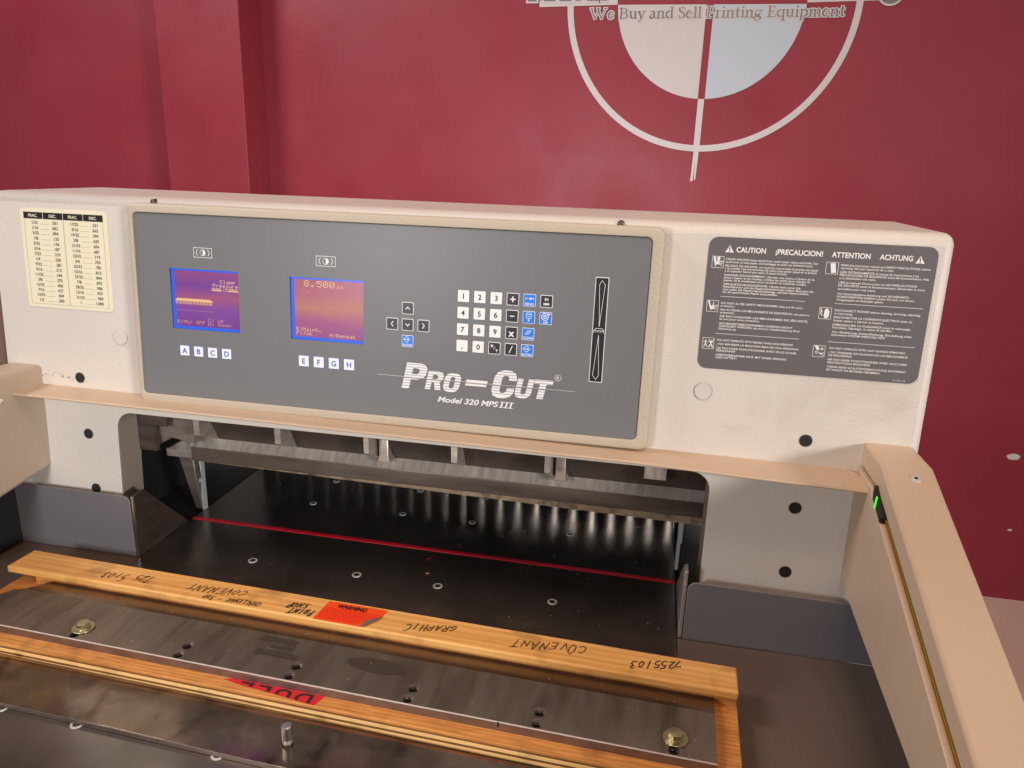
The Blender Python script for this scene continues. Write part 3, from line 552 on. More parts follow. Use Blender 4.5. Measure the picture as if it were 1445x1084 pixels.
for k in range(9):
    v = .3090 + k * .0037
    b.flat([(.418, v), (.506 if v < .333 else .462, v), (.506 if v < .333 else .462, v + .0006), (.418, v + .0006)], Z1 + .0002, PANEL)
    b.flat([(.541, v), (.628 if v < .334 else .580, v), (.628 if v < .334 else .580, v + .0006), (.541, v + .0006)], Z1 + .0002, PANEL)
b.flat([(.3867, .3212), (.6551, .3206), (.6551, .3211), (.3867, .3218)], Z1 + .0004, RULE if 0 else CAP)
b.flat([(.4235, .3198), (.6225, .3194), (.6225, .3204), (.4235, .3208)], Z1 + .00035, PANEL)
b.ring((.6318, .3370), .0044, .0039, Z1, WHITEINK, 24); text(b, 'R', .6318, .3347, .0062, Z1, WHITEINK, align='c', bold=.01)
text(b, 'Model 320 MPS', .4715, .2908, .0104, Z1, WHITEINK, bold=.022, shear=.25, width=.0835)
for k in range(3):
    x = .5570 + k * .0062
    b.poly([(x + .0012, .2908), (x + .0034, .2980)], .0021, Z1, WHITEINK)
    b.line((x - .0014, .2908), (x + .0046, .2908), .0007, Z1 + 1e-4, WHITEINK); b.line((x + .0006, .2981), (x + .0066, .2981), .0007, Z1 + 1e-4, WHITEINK)
b.build('logo_lettering', panel, FACE)
# --- fraction chart
b = MB(); b.prism(rr(-.1690, -.0268, .3752, .5182, .006), 0.0001, .0007, CHART); chart = b.build('fraction_chart', pc, FACE)
b = MB(); z = .0010
cu = [-.1635, -.1335, -.0985, -.0645, -.0325]; cu = [-.1636, -.1312, -.0980, -.0650, -.0325]
for i in range(4): b.flat([(cu[i] + .0005, .5035), (cu[i + 1] - .0005, .5035), (cu[i + 1] - .0005, .5128), (cu[i] + .0005, .5128)], z, BLACKINK)
for i, s in enumerate(('FRAC.', 'DEC.', 'FRAC.', 'DEC.')): text(b, s, (cu[i] + cu[i + 1]) / 2, .5060, .0058, z + .0002, CHART, align='c', bold=.02)
b.line((cu[0] + .001, .5035), (cu[0] + .001, .3802), .0005, z, RULE); b.line((cu[4] - .001, .5035), (cu[4] - .001, .3802), .0005, z, RULE); b.line((cu[0] + .001, .3802), (cu[4] - .001, .3802), .0005, z + 1e-4, RULE); b.line((cu[2], .5035), (cu[2], .3802), .0008, z, RULE)
F1 = [('1/32', '.031'), ('1/16', '.062'), ('3/32', '.094'), ('1/8', '.125'), ('5/32', '.156'), ('3/16', '.187'), ('7/32', '.219'), ('1/4', '.250'), ('9/32', '.281'), ('5/16', '.312'), ('11/32', '.344'), ('3/8', '.375'), ('13/32', '.406'), ('7/16', '.437'), ('15/32', '.469'), ('1/2', '.500')]
F2 = [('17/32', '.531'), ('9/16', '.562'), ('19/32', '.594'), ('5/8', '.625'), ('21/32', '.656'), ('11/16', '.687'), ('23/32', '.719'), ('3/4', '.750'), ('25/32', '.781'), ('13/16', '.812'), ('27/32', '.844'), ('7/8', '.875'), ('29/32', '.906'), ('15/16', '.937'), ('31/32', '.969'), ('1', '1.000')]
for F, c0 in ((F1, cu[0]), (F2, cu[2])):
    for k, (a, d) in enumerate(F):
        v = .4962 - k * .00748
        text(b, a, c0 + .0184, v, .0060, z, BLACKINK, align='c', bold=.012); text(b, d, c0 + .0560, v, .0060, z, BLACKINK, align='r', bold=.012); b.line((c0 + .0271, v + .0002), (c0 + .0415, v + .0002), .0005, z, RULE)
b.build('lettering', chart, FACE)
# --- multilingual caution label
b = MB(); b.prism(rr(.8052, 1.0640, .3620, .5250, .0115, 8), .0001, .0007, LABELGREY); lab = b.build('caution_label', pc, FACE)
b = MB(); z = .0010
def tri(cx, cy, s):
    b.flat([(cx - s * .58, cy - s * .42), (cx + s * .58, cy - s * .42), (cx, cy + s * .58)], z, WHITEINK); text(b, '!', cx, cy - s * .36, s * .95, z + .0002, LABELGREY, align='c', bold=.03)
tri(.8298, .5105, .0088); tri(1.0450, .5090, .0088)
for s, x0, x1 in (('CAUTION', .8377, .8721), ('¡PRECAUCION!', .8835, .9373), ('ATTENTION', .9473, .9904), ('ACHTUNG', 1.0007, 1.0370)): text(b, s, x0, .5077, .0086, z, WHITEINK, bold=.028, width=x1 - x0)
LL = [(.5000, .1067, 'CRUSH HAZARD-keep hands from under paper clamp and knife. Use'), (.4966, .1015, 'hand tools to load paper, and backgage to push out trimmed stock.'),
 (.4920, .1075, 'PELIGRO DE APLASTE- no meta las manos bajo la prensa del papel'), (.4888, .1065, 'o la cuchilla. Use herramientas de mano para poner papel en la prensa'), (.4856, .0735, 'y el sujetador lateral para sacar el papel cortado.'),
 (.4808, .1050, "DANGER D'ECRASEMENT- Gardez vos mains a l'ecart de la"), (.4776, .1000, 'pince a papier et du couteau. Utilisez les outils pour charger le'), (.4744, .0965, 'papier et la coulisseau pour pousser le materiel coupe.'),
 (.4696, .0905, 'ZERQUETSCHUNGSGEFAHR- Hände nicht unter die'), (.4664, .1055, 'Papierklammer und das Papierschneidemesser halten. Benutzen Sie'), (.4632, .1010, 'zum Laden des Papiers Handwerkzeuge, und den Papierschieber,'), (.4600, .0650, 'um das geschnittene Papier auszustoßen.'),
 (.4462, .0960, 'DO NOT ALTER SAFETY MECHANISMS, they are for your'), (.4428, .0165, 'protection.'), (.4380, .1045, 'NO ALTERAR LOS MECANISMOS DE SEGURIDAD, son para su'), (.4346, .0170, 'protección.'),
 (.4300, .1040, 'NE PAS CHANGER LES MÉCANISMES DE SÉCURITÉ,'), (.4266, .0480, 'ils sont pour votre protection.'), (.4210, .0870, 'SICHERHEITSMECHANISMEN DÜRFEN NICHT'), (.4176, .0965, 'GEÄNDERT WERDEN, sie sind zur Gewährleistung Ihrer'), (.4142, .0215, 'Sicherheit da.'),
 (.4000, .0900, 'DO NOT OPERATE WITH MORE THAN ONE PERSON!'), (.3952, .0975, '¡ NO MANEJAR LA MAQUINA MAS DE UNA PERSONA!'), (.3900, .0950, "NE PAS FAIRE FONCTIONNER AVEC PLUS D'UNE"), (.3866, .0230, 'PERSONNE!'), (.3814, .0845, 'INBETRIEBNAHME NUR MIT EINER PERSON'), (.3780, .0255, 'GESTATTET!')]
RL = [(.5000, .0985, 'READ the instruction manual and SAFETY PRECAUTIONS, before'), (.4966, .0590, 'operating. Ask your supervisor for a copy.'), (.4918, .0870, 'LEER DETENIDAMENTE el manual de instrucciones y las'), (.4884, .0985, 'PRECAUCIONES DE SEGURIDAD antes del funcionamiento. Pida'), (.4848, .0410, 'a su distribuidor una copia.'),
 (.4796, .0870, "LIRE le manuel d'instruction et LES PRÉCAUTIONS"), (.4760, .0960, 'DE SÉCURITÉ avant le fonctionnement. Demander à votre'), (.4720, .0425, 'surveillant pour une copie.'), (.4662, .0810, 'Vor Inbetriebnahme Anleitung und SICHERHEITS-'), (.4626, .0865, 'VORSCHRIFTEN LESEN! Lassen Sie sich von Ihrem'), (.4590, .0530, 'Vorgesetzten ein Exemplar geben.'),
 (.4462, .0960, 'DISCONNECT POWER before cleaning, servicing, adjusting,'), (.4424, .0210, 'or lubricating.'), (.4378, .0880, 'DESCONECTAR LA CORRIENTE ELECTRICA antes de'), (.4340, .0570, 'limpiar, ajustar o lubricar la maquina.'), (.4288, .0880, 'DÉBRANCHER LA PUISSANCE avant le nettoyage,'), (.4254, .0680, "l'entretien, l'ajustage, ou avant de lubrifier."), (.4200, .0910, 'Vor Säuberung, Instandhaltung, Einstellung oder'), (.4164, .0610, 'Schmieren STROM ABSCHALTEN!'),
 (.4000, .0860, 'DO NOT OPERATE WITH ANY GUARDS REMOVED!'), (.3950, .0895, '¡ NO TRABAJAR SIN ALGUNO DE LOS MECANISMOS'), (.3912, .0270, 'DE SEGURIDAD!'), (.3860, .0900, 'NE PAS FAIRE FONCTIONNER AVEC AUCUNES'), (.3822, .0490, 'PROTECTIONS ENLEVÉES!'), (.3770, .0905, 'WENN EINE SCHUTZVORRICHTUNG ENTFERNT'), (.3732, .0610, 'IST NICHT IN BETRIEB NEHMEN!')]
for lst, x0 in ((LL, .8266), (RL, .9592)):
    for v, wd, s in lst: text(b, s, x0, v - .0022, .0034, z, WHITEINK, bold=.014, width=wd)
for x0, x1, v in ((.8250, .9240, .4533), (.8238, .9230, .4070), (.9582, 1.0566, .4531), (.9566, 1.0549, .4065)): b.line((x0, v), (x1, v), .0005, z, WHITEINK)
text(b, '5-1781-115', 1.0360, .3642, .0026, z, WHITEINK, width=.0142)
def pict(x, v, strokes, blobs=()):
    s = .0142; b.frame(x, x + s, v - s, v, .0005, z, WHITEINK)
    for t, q in strokes: b.poly([(x + a * s, v - s + c * s) for a, c in q], t * s, z + 1e-4, WHITEINK)
    for q in blobs: b.flat([(x + a * s, v - s + c * s) for a, c in q], z + .0003, WHITEINK)
hand = [(.06, [(.45, .35), (.62, .55), (.95, .60)]), (.06, [(.55, .42), (.92, .42)]), (.06, [(.55, .35), (.85, .22)]), (.06, [(.50, .5), (.60, .85)])]
pict(.8105, .5018, hand, ([(.08, .95), (.28, .95), (.42, .35), (.32, .08), (.22, .35)], [(.34, .55), (.62, .55), (.62, .30), (.34, .30)], [(.42, .95), (.66, .95), (.66, .62), (.42, .62)]))
pict(.8094, .4478, hand, ([(.08, .95), (.24, .95), (.40, .35), (.36, .08), (.28, .35)], [(.36, .55), (.66, .50), (.62, .24), (.40, .20)]))
man = lambda q: [(.07, [(q, .55), (q, .80)]), (.06, [(q - .16, .62), (q, .66), (q + .16, .62)]), (.07, [(q - .12, .2), (q, .52), (q + .12, .2)])]
pict(.8089, .4010, man(.27) + man(.73) + [(.06, [(.52, .85), (.95, .15)]), (.06, [(.52, .15), (.95, .85)])])
pict(.9425, .5018, [], ([(.32, .90), (.72, .94), (.86, .12), (.46, .10)],))
pict(.9417, .4477, [(.07, [(.10, .90), (.25, .62), (.12, .60), (.26, .30)])], ([(.42, .70), (.50, .90), (.66, .92), (.82, .70), (.82, .25), (.70, .08), (.48, .08), (.40, .30)],))
pict(.9405, .4012, [(.05, [(.30, .30), (.20, .42), (.32, .52), (.45, .42), (.38, .30), (.30, .30)]), (.05, [(.72, .60), (.62, .72), (.72, .82), (.85, .72), (.72, .60)]), (.06, [(.55, .40), (.90, .15)]), (.06, [(.55, .25), (.92, .38)])], ([(.10, .95), (.40, .95), (.55, .62), (.30, .60)],))
b.build('lettering', lab, FACE)
# --- shelf above the throat
vs = []
def shelf():
    b = MB()
    L0, L1 = (-.2150, .2543, .0530), (1.0200, .2388, .052)   # u, v, w of the front edge ends
    th = .0024
    top = [(-.1945, .2572, -.001), (.9985, .2475, -.001), (1.0105, .2462, .008), (1.0208, .2398, .045), L1, (.8700, .2425, .052), (.7400, .2462, .052), (.4000, .2492, .052), (.1900, .2515, .0525), L0]
    n = len(top); v = list(top) + [(a, c - th, d) for a, c, d in top]
    f = [tuple(range(n))] + [tuple(range(2 * n - 1, n - 1, -1))] + [(i, n + i, n + (i + 1) % n, (i + 1) % n) for i in range(n)]
    b.add(v, f, TAN); return b.build('guard_shelf', pc, FACE, bevel=.0008, seg=2)
sh = shelf()
b = MB(); b.tube([FACE @ Vector(p) for p in ((-.2150, .2525, .0535), (.1900, .2497, .0530), (.4000, .2474, .0525), (.7400, .2444, .0525), (.8700, .2408, .0525), (1.0195, .2371, .0525))], .0015, TAN, 10)
b.build('rolled_edge', sh, smooth=True)
# --- arms either side (light curtain housings)
def arm_right():
    a = -19.0
    def prof(dz): return [(.045, .281 + dz), (-.054, .2815 + dz), (-.62, .0862 + dz)]
    b = MB(); pts = prof(0) + [(-.62, .040), (-.33, .0737), (.0195, .099), (.045, .1005)]
    b.prism(pts, 1.0215, 1.0700, TAN, axis='x'); h = b.build('sensor_arm', pc, bevel=.0025)
    b = MB(); cov = [(.0445, .2835), (-.0548, .2840), (-.625, .0870), (-.625, .0560), (-.0548, .2510), (-.058, .205), (.0445, .205)]
    b.prism([(.0445, .2835), (-.0548, .2840), (-.625, .0870), (-.625, .0575), (-.058, .2530), (.0445, .2530)], 1.0165, 1.0725, TAN, axis='x'); b.build('arm_cover', h, bevel=.004, seg=4)
    b = MB(); b.prism([(.019, .2515), (-.050, .2515), (-.0545, .2435), (-.625, .0462), (-.625, .0420), (-.33, .0745), (.0195, .099)], 1.0125, 1.0209, TAN, axis='x'); b.build('arm_side_panel', h, bevel=.0012, seg=2)
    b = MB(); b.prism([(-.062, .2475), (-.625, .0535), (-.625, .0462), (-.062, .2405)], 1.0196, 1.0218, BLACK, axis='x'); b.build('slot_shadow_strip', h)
    b = MB(); b.prism([(-.095, .2355), (-.625, .0525), (-.625, .0475), (-.095, .2305)], 1.0180, 1.0200, BRASS, axis='x'); b.prism([(-.100, .2322), (-.625, .0505), (-.625, .0500), (-.100, .2317)], 1.0175, 1.0185, BLACK, axis='x'); b.build('sensor_lens_strip', h)
    b = MB(); b.prism([(-.0595, .2590), (-.0640, .2560), (-.0860, .2440), (-.0980, .2360), (-.0985, .2300), (-.0800, .2365), (-.0620, .2430)], 1.0119, 1.0190, BLACK, axis='x'); b.build('light_window', h)
    b = MB(); b.prism([(-.0760, .2520), (-.0790, .2520), (-.0765, .2370), (-.0735, .2370)], 1.0110, 1.0120, LED, axis='x'); b.build('indicator_light', h)
    M = Matrix.Translation((1.0490, -.0745, .2775)) @ Matrix.Rotation(R(19), 4, 'X')
    b = MB(); b.cyl((0, 0), .0062, -.002, .0010, SCREW, 24, M, .0050); b.cyl((0, 0), .0022, .0005, .0012, BLACK, 6, M); b.build('arm_screw', h, smooth=True)
    return h
arm_right()
b = MB(); b.prism([(.030, .2845), (-.0750, .2905), (-.62, .0950), (-.62, .0500), (-.0892, .1108), (.0060, .1235), (.030, .128)], -.2140, -.1590, TANTEX, axis='x')
la = b.build('sensor_arm', pc, bevel=.007, seg=5)
b = MB(); M = Matrix.Translation((-.1586, -.0610, .2530)) @ Matrix(((0, 0, 1, 0), (1, 0, 0, 0), (0, 1, 0, 0), (0, 0, 0, 1)))
b.flat([(-.040, -.024), (.003, -.0005), (-.038, .027)], .0002, WHITEINK, M); b.flat([(-.036, -.018), (-.0005, -.0005), (-.034, .020)], .0004, YEL, M); b.flat([(-.036, -.009), (-.0085, .0000), (-.034, .010)], .0006, BLACKINK, M); b.build('hazard_sticker', la)
# --- table
b = MB(); b.box((.0004, -.62, -.045), (.8126, .62, 0), TABLE); tb = b.build('table', pc, bevel=.0004, seg=1)
b = MB(); b.box((-.60, -.62, -.045), (-.0004, -.0165, -.0003), WING); b.build('wing_table', pc, bevel=.0006, seg=1)
b = MB(); b.box((.8134, -.62, -.045), (1.069, -.0285, -.0003), WING); b.build('wing_table', pc, bevel=.0006, seg=1)
for x in (-.2135, 1.0580):
    b = MB(); b.prism([(-.0300 if x > 0 else -.0190, .0003), (-.0300 if x > 0 else -.0190, .1150), (-.620, .060), (-.620, .0003)], x, x + .008, RUBBER, axis='x'); b.build('arm_closing_plate', pc, bevel=.0008, seg=1)  # assumed closing plate, added to stop side light passing under the arm
for x in (-.15, .70):
    b = MB(); b.box((x, -.30, -.9), (x + .30, .45, -.046), CREAM); b.build('pedestal', pc, bevel=.01)
b = MB(); b.prism([(.0006, .1170), (.8124, .1100), (.8124, .1180), (.0006, .1255)], 0, .0007, RED); b.prism([(.0006, .1216), (.8124, .1143), (.8124, .1150), (.0006, .1223)], .0007, .0009, BLACKINK); b.build('cut_stick', pc)
def tscrew(x, y, z=0, parent=tb, s=1):
    b = MB(); b.ring((x, y), .0068 * s, .0047 * s, z + .0007, SCREW, 28); b.ring((x, y), .0070 * s, .0068 * s, z, SCREW, 28, z2=z + .0007)
    b.ring((x, y), .0047 * s, .0028 * s, z + .0007, STEELD, 24, z2=z + .0003); b.flat([(x + .0028 * s * math.cos(R(60 * k + 15)), y + .0028 * s * math.sin(R(60 * k + 15))) for k in range(6)], z + .0003, BLACK)
    b.flat([(x - .0006, y - .0024 * s), (x + .0012, y - .0022 * s), (x + .0008, y - .0002)], z + .0006, BRIGHT)  # small bright triangle paints a glint into the socket
    b.build('countersunk_screw', parent, smooth=True)
for y in (.0155, .2255, .3270):
    for x in (.1712, .3412, .4680, .6388): tscrew(x, y, s=.92 if y > .1 else 1)
for x, y in ((.0698, -.3420), (.1680, -.3450), (.3395, -.3505)): tscrew(x, y)
# --- side guides and grey guard panels
b = MB(); b.prism([(-.0165, .0003), (-.0160, .1020), (.0075, .1035), (.1090, .0003)], -.0028, .0001, STEELD, axis='x'); b.build('side_guide', pc, bevel=.0008, seg=2)
b = MB(); b.box((-.0030, -.0190, .0003), (.0003, -.0166, .1015), BRIGHT); b.build('guide_edge', pc, bevel=.0006, seg=2)
b = MB(); b.prism([(-.0290, .0003), (-.0290, .1000), (-.010, .1010), (.11, .0003)], .8145, .8190, STEEL, axis='x'); b.build('side_guide', pc, bevel=.0008, seg=2)
pts = [(-.60, .0003), (-.0050, .0003)] + [(-.0050 - .012 + .012 * math.cos(R(a)), .1010 - .012 + .012 * math.sin(R(a))) for a in range(0, 91, 15)] + [(-.60, .1030)]
b = MB(); b.prism(pts, -.0185, -.0150, GUARD, axis='y'); b.build('guard_panel', pc, bevel=.0007, seg=2)
pts = [(1.069, .0003), (1.069, .0830), (.8200 + .012, .0860)] + [(.8200 + .012 - .012 * math.sin(R(a)), .0860 - .012 + .012 * math.cos(R(a))) for a in range(15, 91, 15)] + [(.8200, .0003)]
b = MB(); b.prism(pts, -.0300, -.0265, GUARD, axis='y'); gp = b.build('guard_panel', pc, bevel=.0007, seg=2)
# --- throat interior
b = MB(); b.box((-.13, .050, -.05), (-.105, .62, .52), BLACK); b.box((.875, .050, -.05), (.90, .62, .52), BLACK); b.box((-.13, .045, .245), (.90, .36, .27), BLACK)
b.box((-.105, .120, -.045), (-.0035, .62, -.004), BLACK); b.box((.8195, -.026, -.045), (.875, .62, -.004), BLACK); b.build('dark_throat_box', pc)  # black box added so the void of the throat stays dark
def yz(b, pts, x0, x1, m): b.prism(pts, x0, x1, m, axis='x')
kb = MB(); yz(kb, [(.0900, .1215), (.0900, .1450), (.1040, .1600), (.1060, .2450), (.112, .2450), (.112, .1215)], .030, .8600, BARF); bar = kb.build('clamp_bar', pc, bevel=.0012, seg=2)
b = MB(); yz(b, [(.0872, .1475), (.1010, .1600), (.1035, .1600), (.0898, .1460)], .030, .8600, MILL); b.build('bar_ledge', bar)
b = MB(); yz(b, [(.0700, .2060), (.0700, .2450), (.106, .2450), (.080, .2060)], .0560, .8300, STEEL); b.build('upper_flange', bar, bevel=.0008, seg=2)
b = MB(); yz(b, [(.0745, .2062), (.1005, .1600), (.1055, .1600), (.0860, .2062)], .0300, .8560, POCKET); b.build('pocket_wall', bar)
for x in (.0655, .2010, .3430, .4765, .6130):
    thin = x in (.3430, .6130); wd = .0085 if thin else .0100
    b = MB(); yz(b, [(.0500, .2450), (.0500, .1830), (.1000, .1585), (.1050, .1585), (.1050, .2450)], x, x + wd, STEEL); b.build('rib', bar, bevel=.0005, seg=1)
    b = MB(); b.add([(x - .0150, .0735, .2070), (x - .0002, .0735, .2070), (x - .0002, .0500, .1835), (x - .0150, .0735, .2440), (x - .0002, .0735, .2440), (x - .0002, .0500, .2440)], [(0, 2, 1), (3, 4, 5), (0, 3, 5, 2), (1, 2, 5, 4), (0, 1, 4, 3)], POCKET); b.build('rib_dark_wedge', bar)  # dark wedge along the left side of each rib
    if thin:
        b = MB(); b.prism([(x + .0130, .2450), (x + .0130, .1680), (x + .0090, .1600), (x + .0310, .1600), (x + .0270, .1680), (x + .0270, .2450)], .0790, .1000, STEEL, axis='y'); b.build('rib_post', bar, bevel=.0008, seg=1)
    M = Matrix.Translation((x + .0130, .0700, .2180)) @ Matrix.Rotation(R(90), 4, 'X')
    b = MB(); b.cyl((0, 0), .0052, 0, .004, STEELD, 16, M); b.ring((0, 0), .0046, .0030, .0042, BRIGHT, 16, M=M); b.build('socket_screw', bar, smooth=True)
b = MB(); b.box((.7520, .0620, .1850), (.7830, .1000, .2400), MILL); b.build('adjusting_block', bar, bevel=.0012, seg=2)
# stepped slide plate and post at the left
b = MB(); b.prism([(-.070, .1470), (-.0050, .1470), (-.0080, .1900), (.0170, .1900), (.0150, .2450), (-.070, .2450)], .0550, .0640, STEELD, axis='y'); b.build('slide_plate', pc, bevel=.0008, seg=1)
b = MB(); b.prism([(-.0180, .1480), (.0120, .1660), (.0520, .1600), (.0520, .2000), (-.0100, .2000)], .0700, .0850, STEELM, axis='y'); b.build('slide_block', pc, bevel=.001, seg=1)
b = MB(); b.prism([(-.0230, .1200), (-.0230, .1330), (.0180, .1560), (.0560, .1530), (.0520, .1200)], .1000, .1120, STEEL, axis='y'); b.build('post_bracket', pc, bevel=.001, seg=1)
b = MB(); b.add([(-.022, .125, .118), (.006, .125, .118), (-.002, .150, .003), (-.014, .150, .003), (-.022, .140, .118), (.006, .140, .118), (-.002, .165, .003), (-.014, .165, .003)], [(0, 3, 2, 1), (4, 5, 6, 7), (0, 1, 5, 4), (1, 2, 6, 5), (2, 3, 7, 6), (3, 0, 4, 7)], STEELM); b.build('post', pc, bevel=.001, seg=1)
b = MB(); b.box((-.0008, .1500, .0006), (.0022, .1620, .1100), ALU); b.box((-.0060, .1430, .055), (.0022, .1499, .1100), ALU); b.build('side_gauge', pc, bevel=.0004, seg=1)
b = MB(); b.box((.8125, .1500, .0006), (.8175, .1680, .1100), ALU); b.box((.8125, .1432, .050), (.8190, .1499, .1100), ALU); b.build('side_gauge', pc, bevel=.0004, seg=1)
# cutting knife in its raised position
b = MB(); b.add([(.0100, .1125, .1115), (.8600, .1125, .0990), (.8600, .1125, .150), (.0100, .1125, .150), (.0100, .1200, .1145), (.8600, .1200, .1010), (.8600, .1200, .150), (.0100, .1200, .150)],
    [(0, 1, 2, 3), (5, 4, 7, 6), (1, 0, 4, 5), (2, 1, 5, 6), (3, 2, 6, 7), (0, 3, 7, 4)], BRASSY); kn = b.build('cutting_knife', pc)
b = MB(); M = Matrix(((1, 0, 0, 0), (0, 0, -1, .1120), (0, 1, 0, 0), (0, 0, 0, 1)))
b.flat([(.7160, .1180), (.7205, .1172), (.7215, .1215), (.7165, .1215)], .0002, BLACK, M); b.build('notch', kn)
# back gauge: a black comb whose gaps show the plate lit by the added light
b = MB(); x = -.01; k = 0
while x < .83:
    b.box((x, .372, .0008), (x + .0276, .400, .085), GAUGE); x += .03575
b.box((-.01, .372, .085), (.83, .400, .20), GAUGE); b.build('back_gauge', pc)
b = MB(); b.box((-.13, .74, -.05), (.95, .75, .30), CREAM); b.build('rear_bounce_plate', pc)  # unseen cream plate added behind the comb to whiten the table streaks
b = MB(); b.box((-.13, .121, .16), (.90, .36, .244), GAUGE); b.build('clamp_body', pc)
# ================================================================== BOXED KNIFE
kc = root('boxed_knife', (.4, -.2, 0), 'used steel knife blade bolted to a plywood board under a handwritten wooden edge strip', 'knife in case')
def cb(a, c, m, name, bevel=0, seg=2, parent=kc):
    b = MB(); b.box(a, c, m); return b.build(name, parent, CASE, bevel=bevel, seg=seg)
zs = [0.0006, .0052, .0088, .0128, .0149]
for i in range(4): cb((-.094 + .0006 * (i % 2), -.2672 + (.0006 if i % 2 else 0), zs[i]), (.8815 - .0005 * (i % 2), -.1035, zs[i + 1]), (PLYL, PLYD, PLYL, PLYD)[i], 'ply', parent=kc)
cb((-.094, -.2670, .0152), (.8815, -.1035, .0192), PLYTOP, 'board_face', .0006, 1)
strip = cb((-.103, -.1485, .0312), (.8810, -.1010, .0412), PINE, 'edge_strip', .0022, 3)
cb((-.06, -.1450, .0192), (.8795, -.1040, .0301), PLYTOP, 'spacer_strip')
# blade with drilled holes
def blade():
    cu = bpy.data.curves.new('blade', 'CURVE'); cu.dimensions = '2D'; cu.fill_mode = 'BOTH'; cu.extrude = .0054
    outline = [(-.080, -.2485), (.8550, -.2485), (.8550, -.1750), (-.0480, -.1750), (-.0600, -.1790), (-.0930, -.2420)]
    holes = [(x, y, .0068) for x in (.236, .380, .524, .669) for y in (-.2235,)] + [(x, -.2412, .0064) for x in (.0915, .236, .380, .524, .669, .8125)]
    for loop in [outline] + [[(hx + r * math.cos(R(a)), hy + r * math.sin(R(a))) for a in range(0, 360, 15)] for hx, hy, r in holes]:
        sp = cu.splines.new('POLY'); sp.points.add(len(loop) - 1); sp.use_cyclic_u = True
        for pt, (x, y) in zip(sp.points, loop): pt.co = (x, y, 0, 1)
    o = bpy.data.objects.new('t', cu); me = bpy.data.meshes.new_from_object(o); bpy.data.objects.remove(o)
    me.transform(Matrix.Translation((0, 0, .0249))); me.materials.clear(); me.materials.append(KNIFE); me.materials.append(EDGEST)
    for p in me.polygons:
        p.material_index = 1 if abs(p.normal.z) < .5 else 0
    me.name = 'knife_blade'; o = bpy.data.objects.new('knife_blade', me); COL.objects.link(o); o.matrix_world = CASE; attach(o, kc)
    for hx, hy, r in holes:
        b = MB()
        for k in range(5): b.ring((hx, hy), r - .0001, r - .0011, .0285 - k * .0016, STEELD, 24, z2=.0280 - k * .0016); b.ring((hx, hy), r - .0011, r - .0001, .0280 - k * .0016, BLACK, 24, z2=.0272 - k * .0016)
        b.flat([(hx + r * math.cos(R(a)), hy + r * math.sin(R(a))) for a in range(0, 360, 20)], .0240, BLACK); b.build('threaded_hole', o, CASE, smooth=True)  # black floor and thread flanks paint in the dark of the hole
        b = MB(); b.ring((hx, hy), r + .0009, r - .0002, .03038, STEELM, 24, z2=.0300); b.build('hole_chamfer', o, CASE)
    return o
bl = blade()
b = MB(); b.add([(-.0470, -.1752, .0303), (.8548, -.1752, .0303), (.8548, -.1455, .0280), (-.0300, -.1455, .0280), (-.047, -.1752, .0195), (.8548, -.1752, .0195)], [(0, 1, 2, 3), (1, 5, 2), (0, 3, 4)], BEVEL); b.build('blade_bevel', bl, CASE)
b = MB(); b.add([(-.080, -.2497, .0195), (.8552, -.2497, .0195), (.8552, -.2497, .0294), (-.080, -.2497, .0294)], [(0, 1, 2, 3)], EDGEST); b.add([(-.080, -.2497, .0294), (.8552, -.2497, .0294), (.8552, -.2486, .03045), (-.080, -.2486, .03045)], [(0, 1, 2, 3)], EDGEHI); b.add([(-.080, -.2486, .03045), (.8552, -.2486, .03045), (.8552, -.2484, .0302), (-.080, -.2484, .0302)], [(0, 1, 2, 3)], EDGEHI); b.build('blade_back_edge', bl, CASE)
b = MB()
b.box((.6280, -.2502, .0240), (.6298, -.2494, .0300), BLACK)
b.build('edge_nick', bl, CASE)
# etched maker marks, worn
b = MB(); M = CASE
z = .0306
def para(x0, x1, y0, y1, sk, m, zz): b.flat([(x0, y0), (x1, y0), (x1 + sk, y1), (x0 + sk, y1)], zz, m)
para(.3180, .3720, -.2150, -.2060, .0015, ETCH, z); para(.3110, .3600, -.1900, -.1810, .0015, ETCH, z); b.frame(.3260, .3620, -.2045, -.1925, .0007, z, ETCH)
def up(s, xr, y, size, width, m, zz):     # upside-down print: starts at its right end
    Mx = Matrix.Translation((xr, y, 0)) @ Matrix.Rotation(math.pi, 4, 'Z'); text(b, s, 0, 0, size, zz, m, M=Mx, width=width, bold=.02)
up('ALLIANT', .3690, -.2075, .0075, .046, ETCHL, z + .0002); up('KNIFE', .3590, -.1950, .0080, .028, ETCH, z + .0002); up('INC.', .3500, -.1828, .0075, .022, ETCHL, z + .0002)
b.build('etched_mark', bl, CASE); b = MB()
b.flat([(.470 + .0370 * math.cos(R(a)), -.1985 + .0125 * math.sin(R(a))) for a in range(0, 360, 12)], z, ETCH)
b.flat([(.4310, -.2020), (.5090, -.2020), (.5070, -.1935), (.4330, -.1935)], z + .0001, ETCHL)
for k in range(8): b.frame(.4370 + k * .0086, .4430 + k * .0086, -.2006, -.1950, .0009, z + .0003, ETCH)
b.build('etched_mark', bl, CASE)
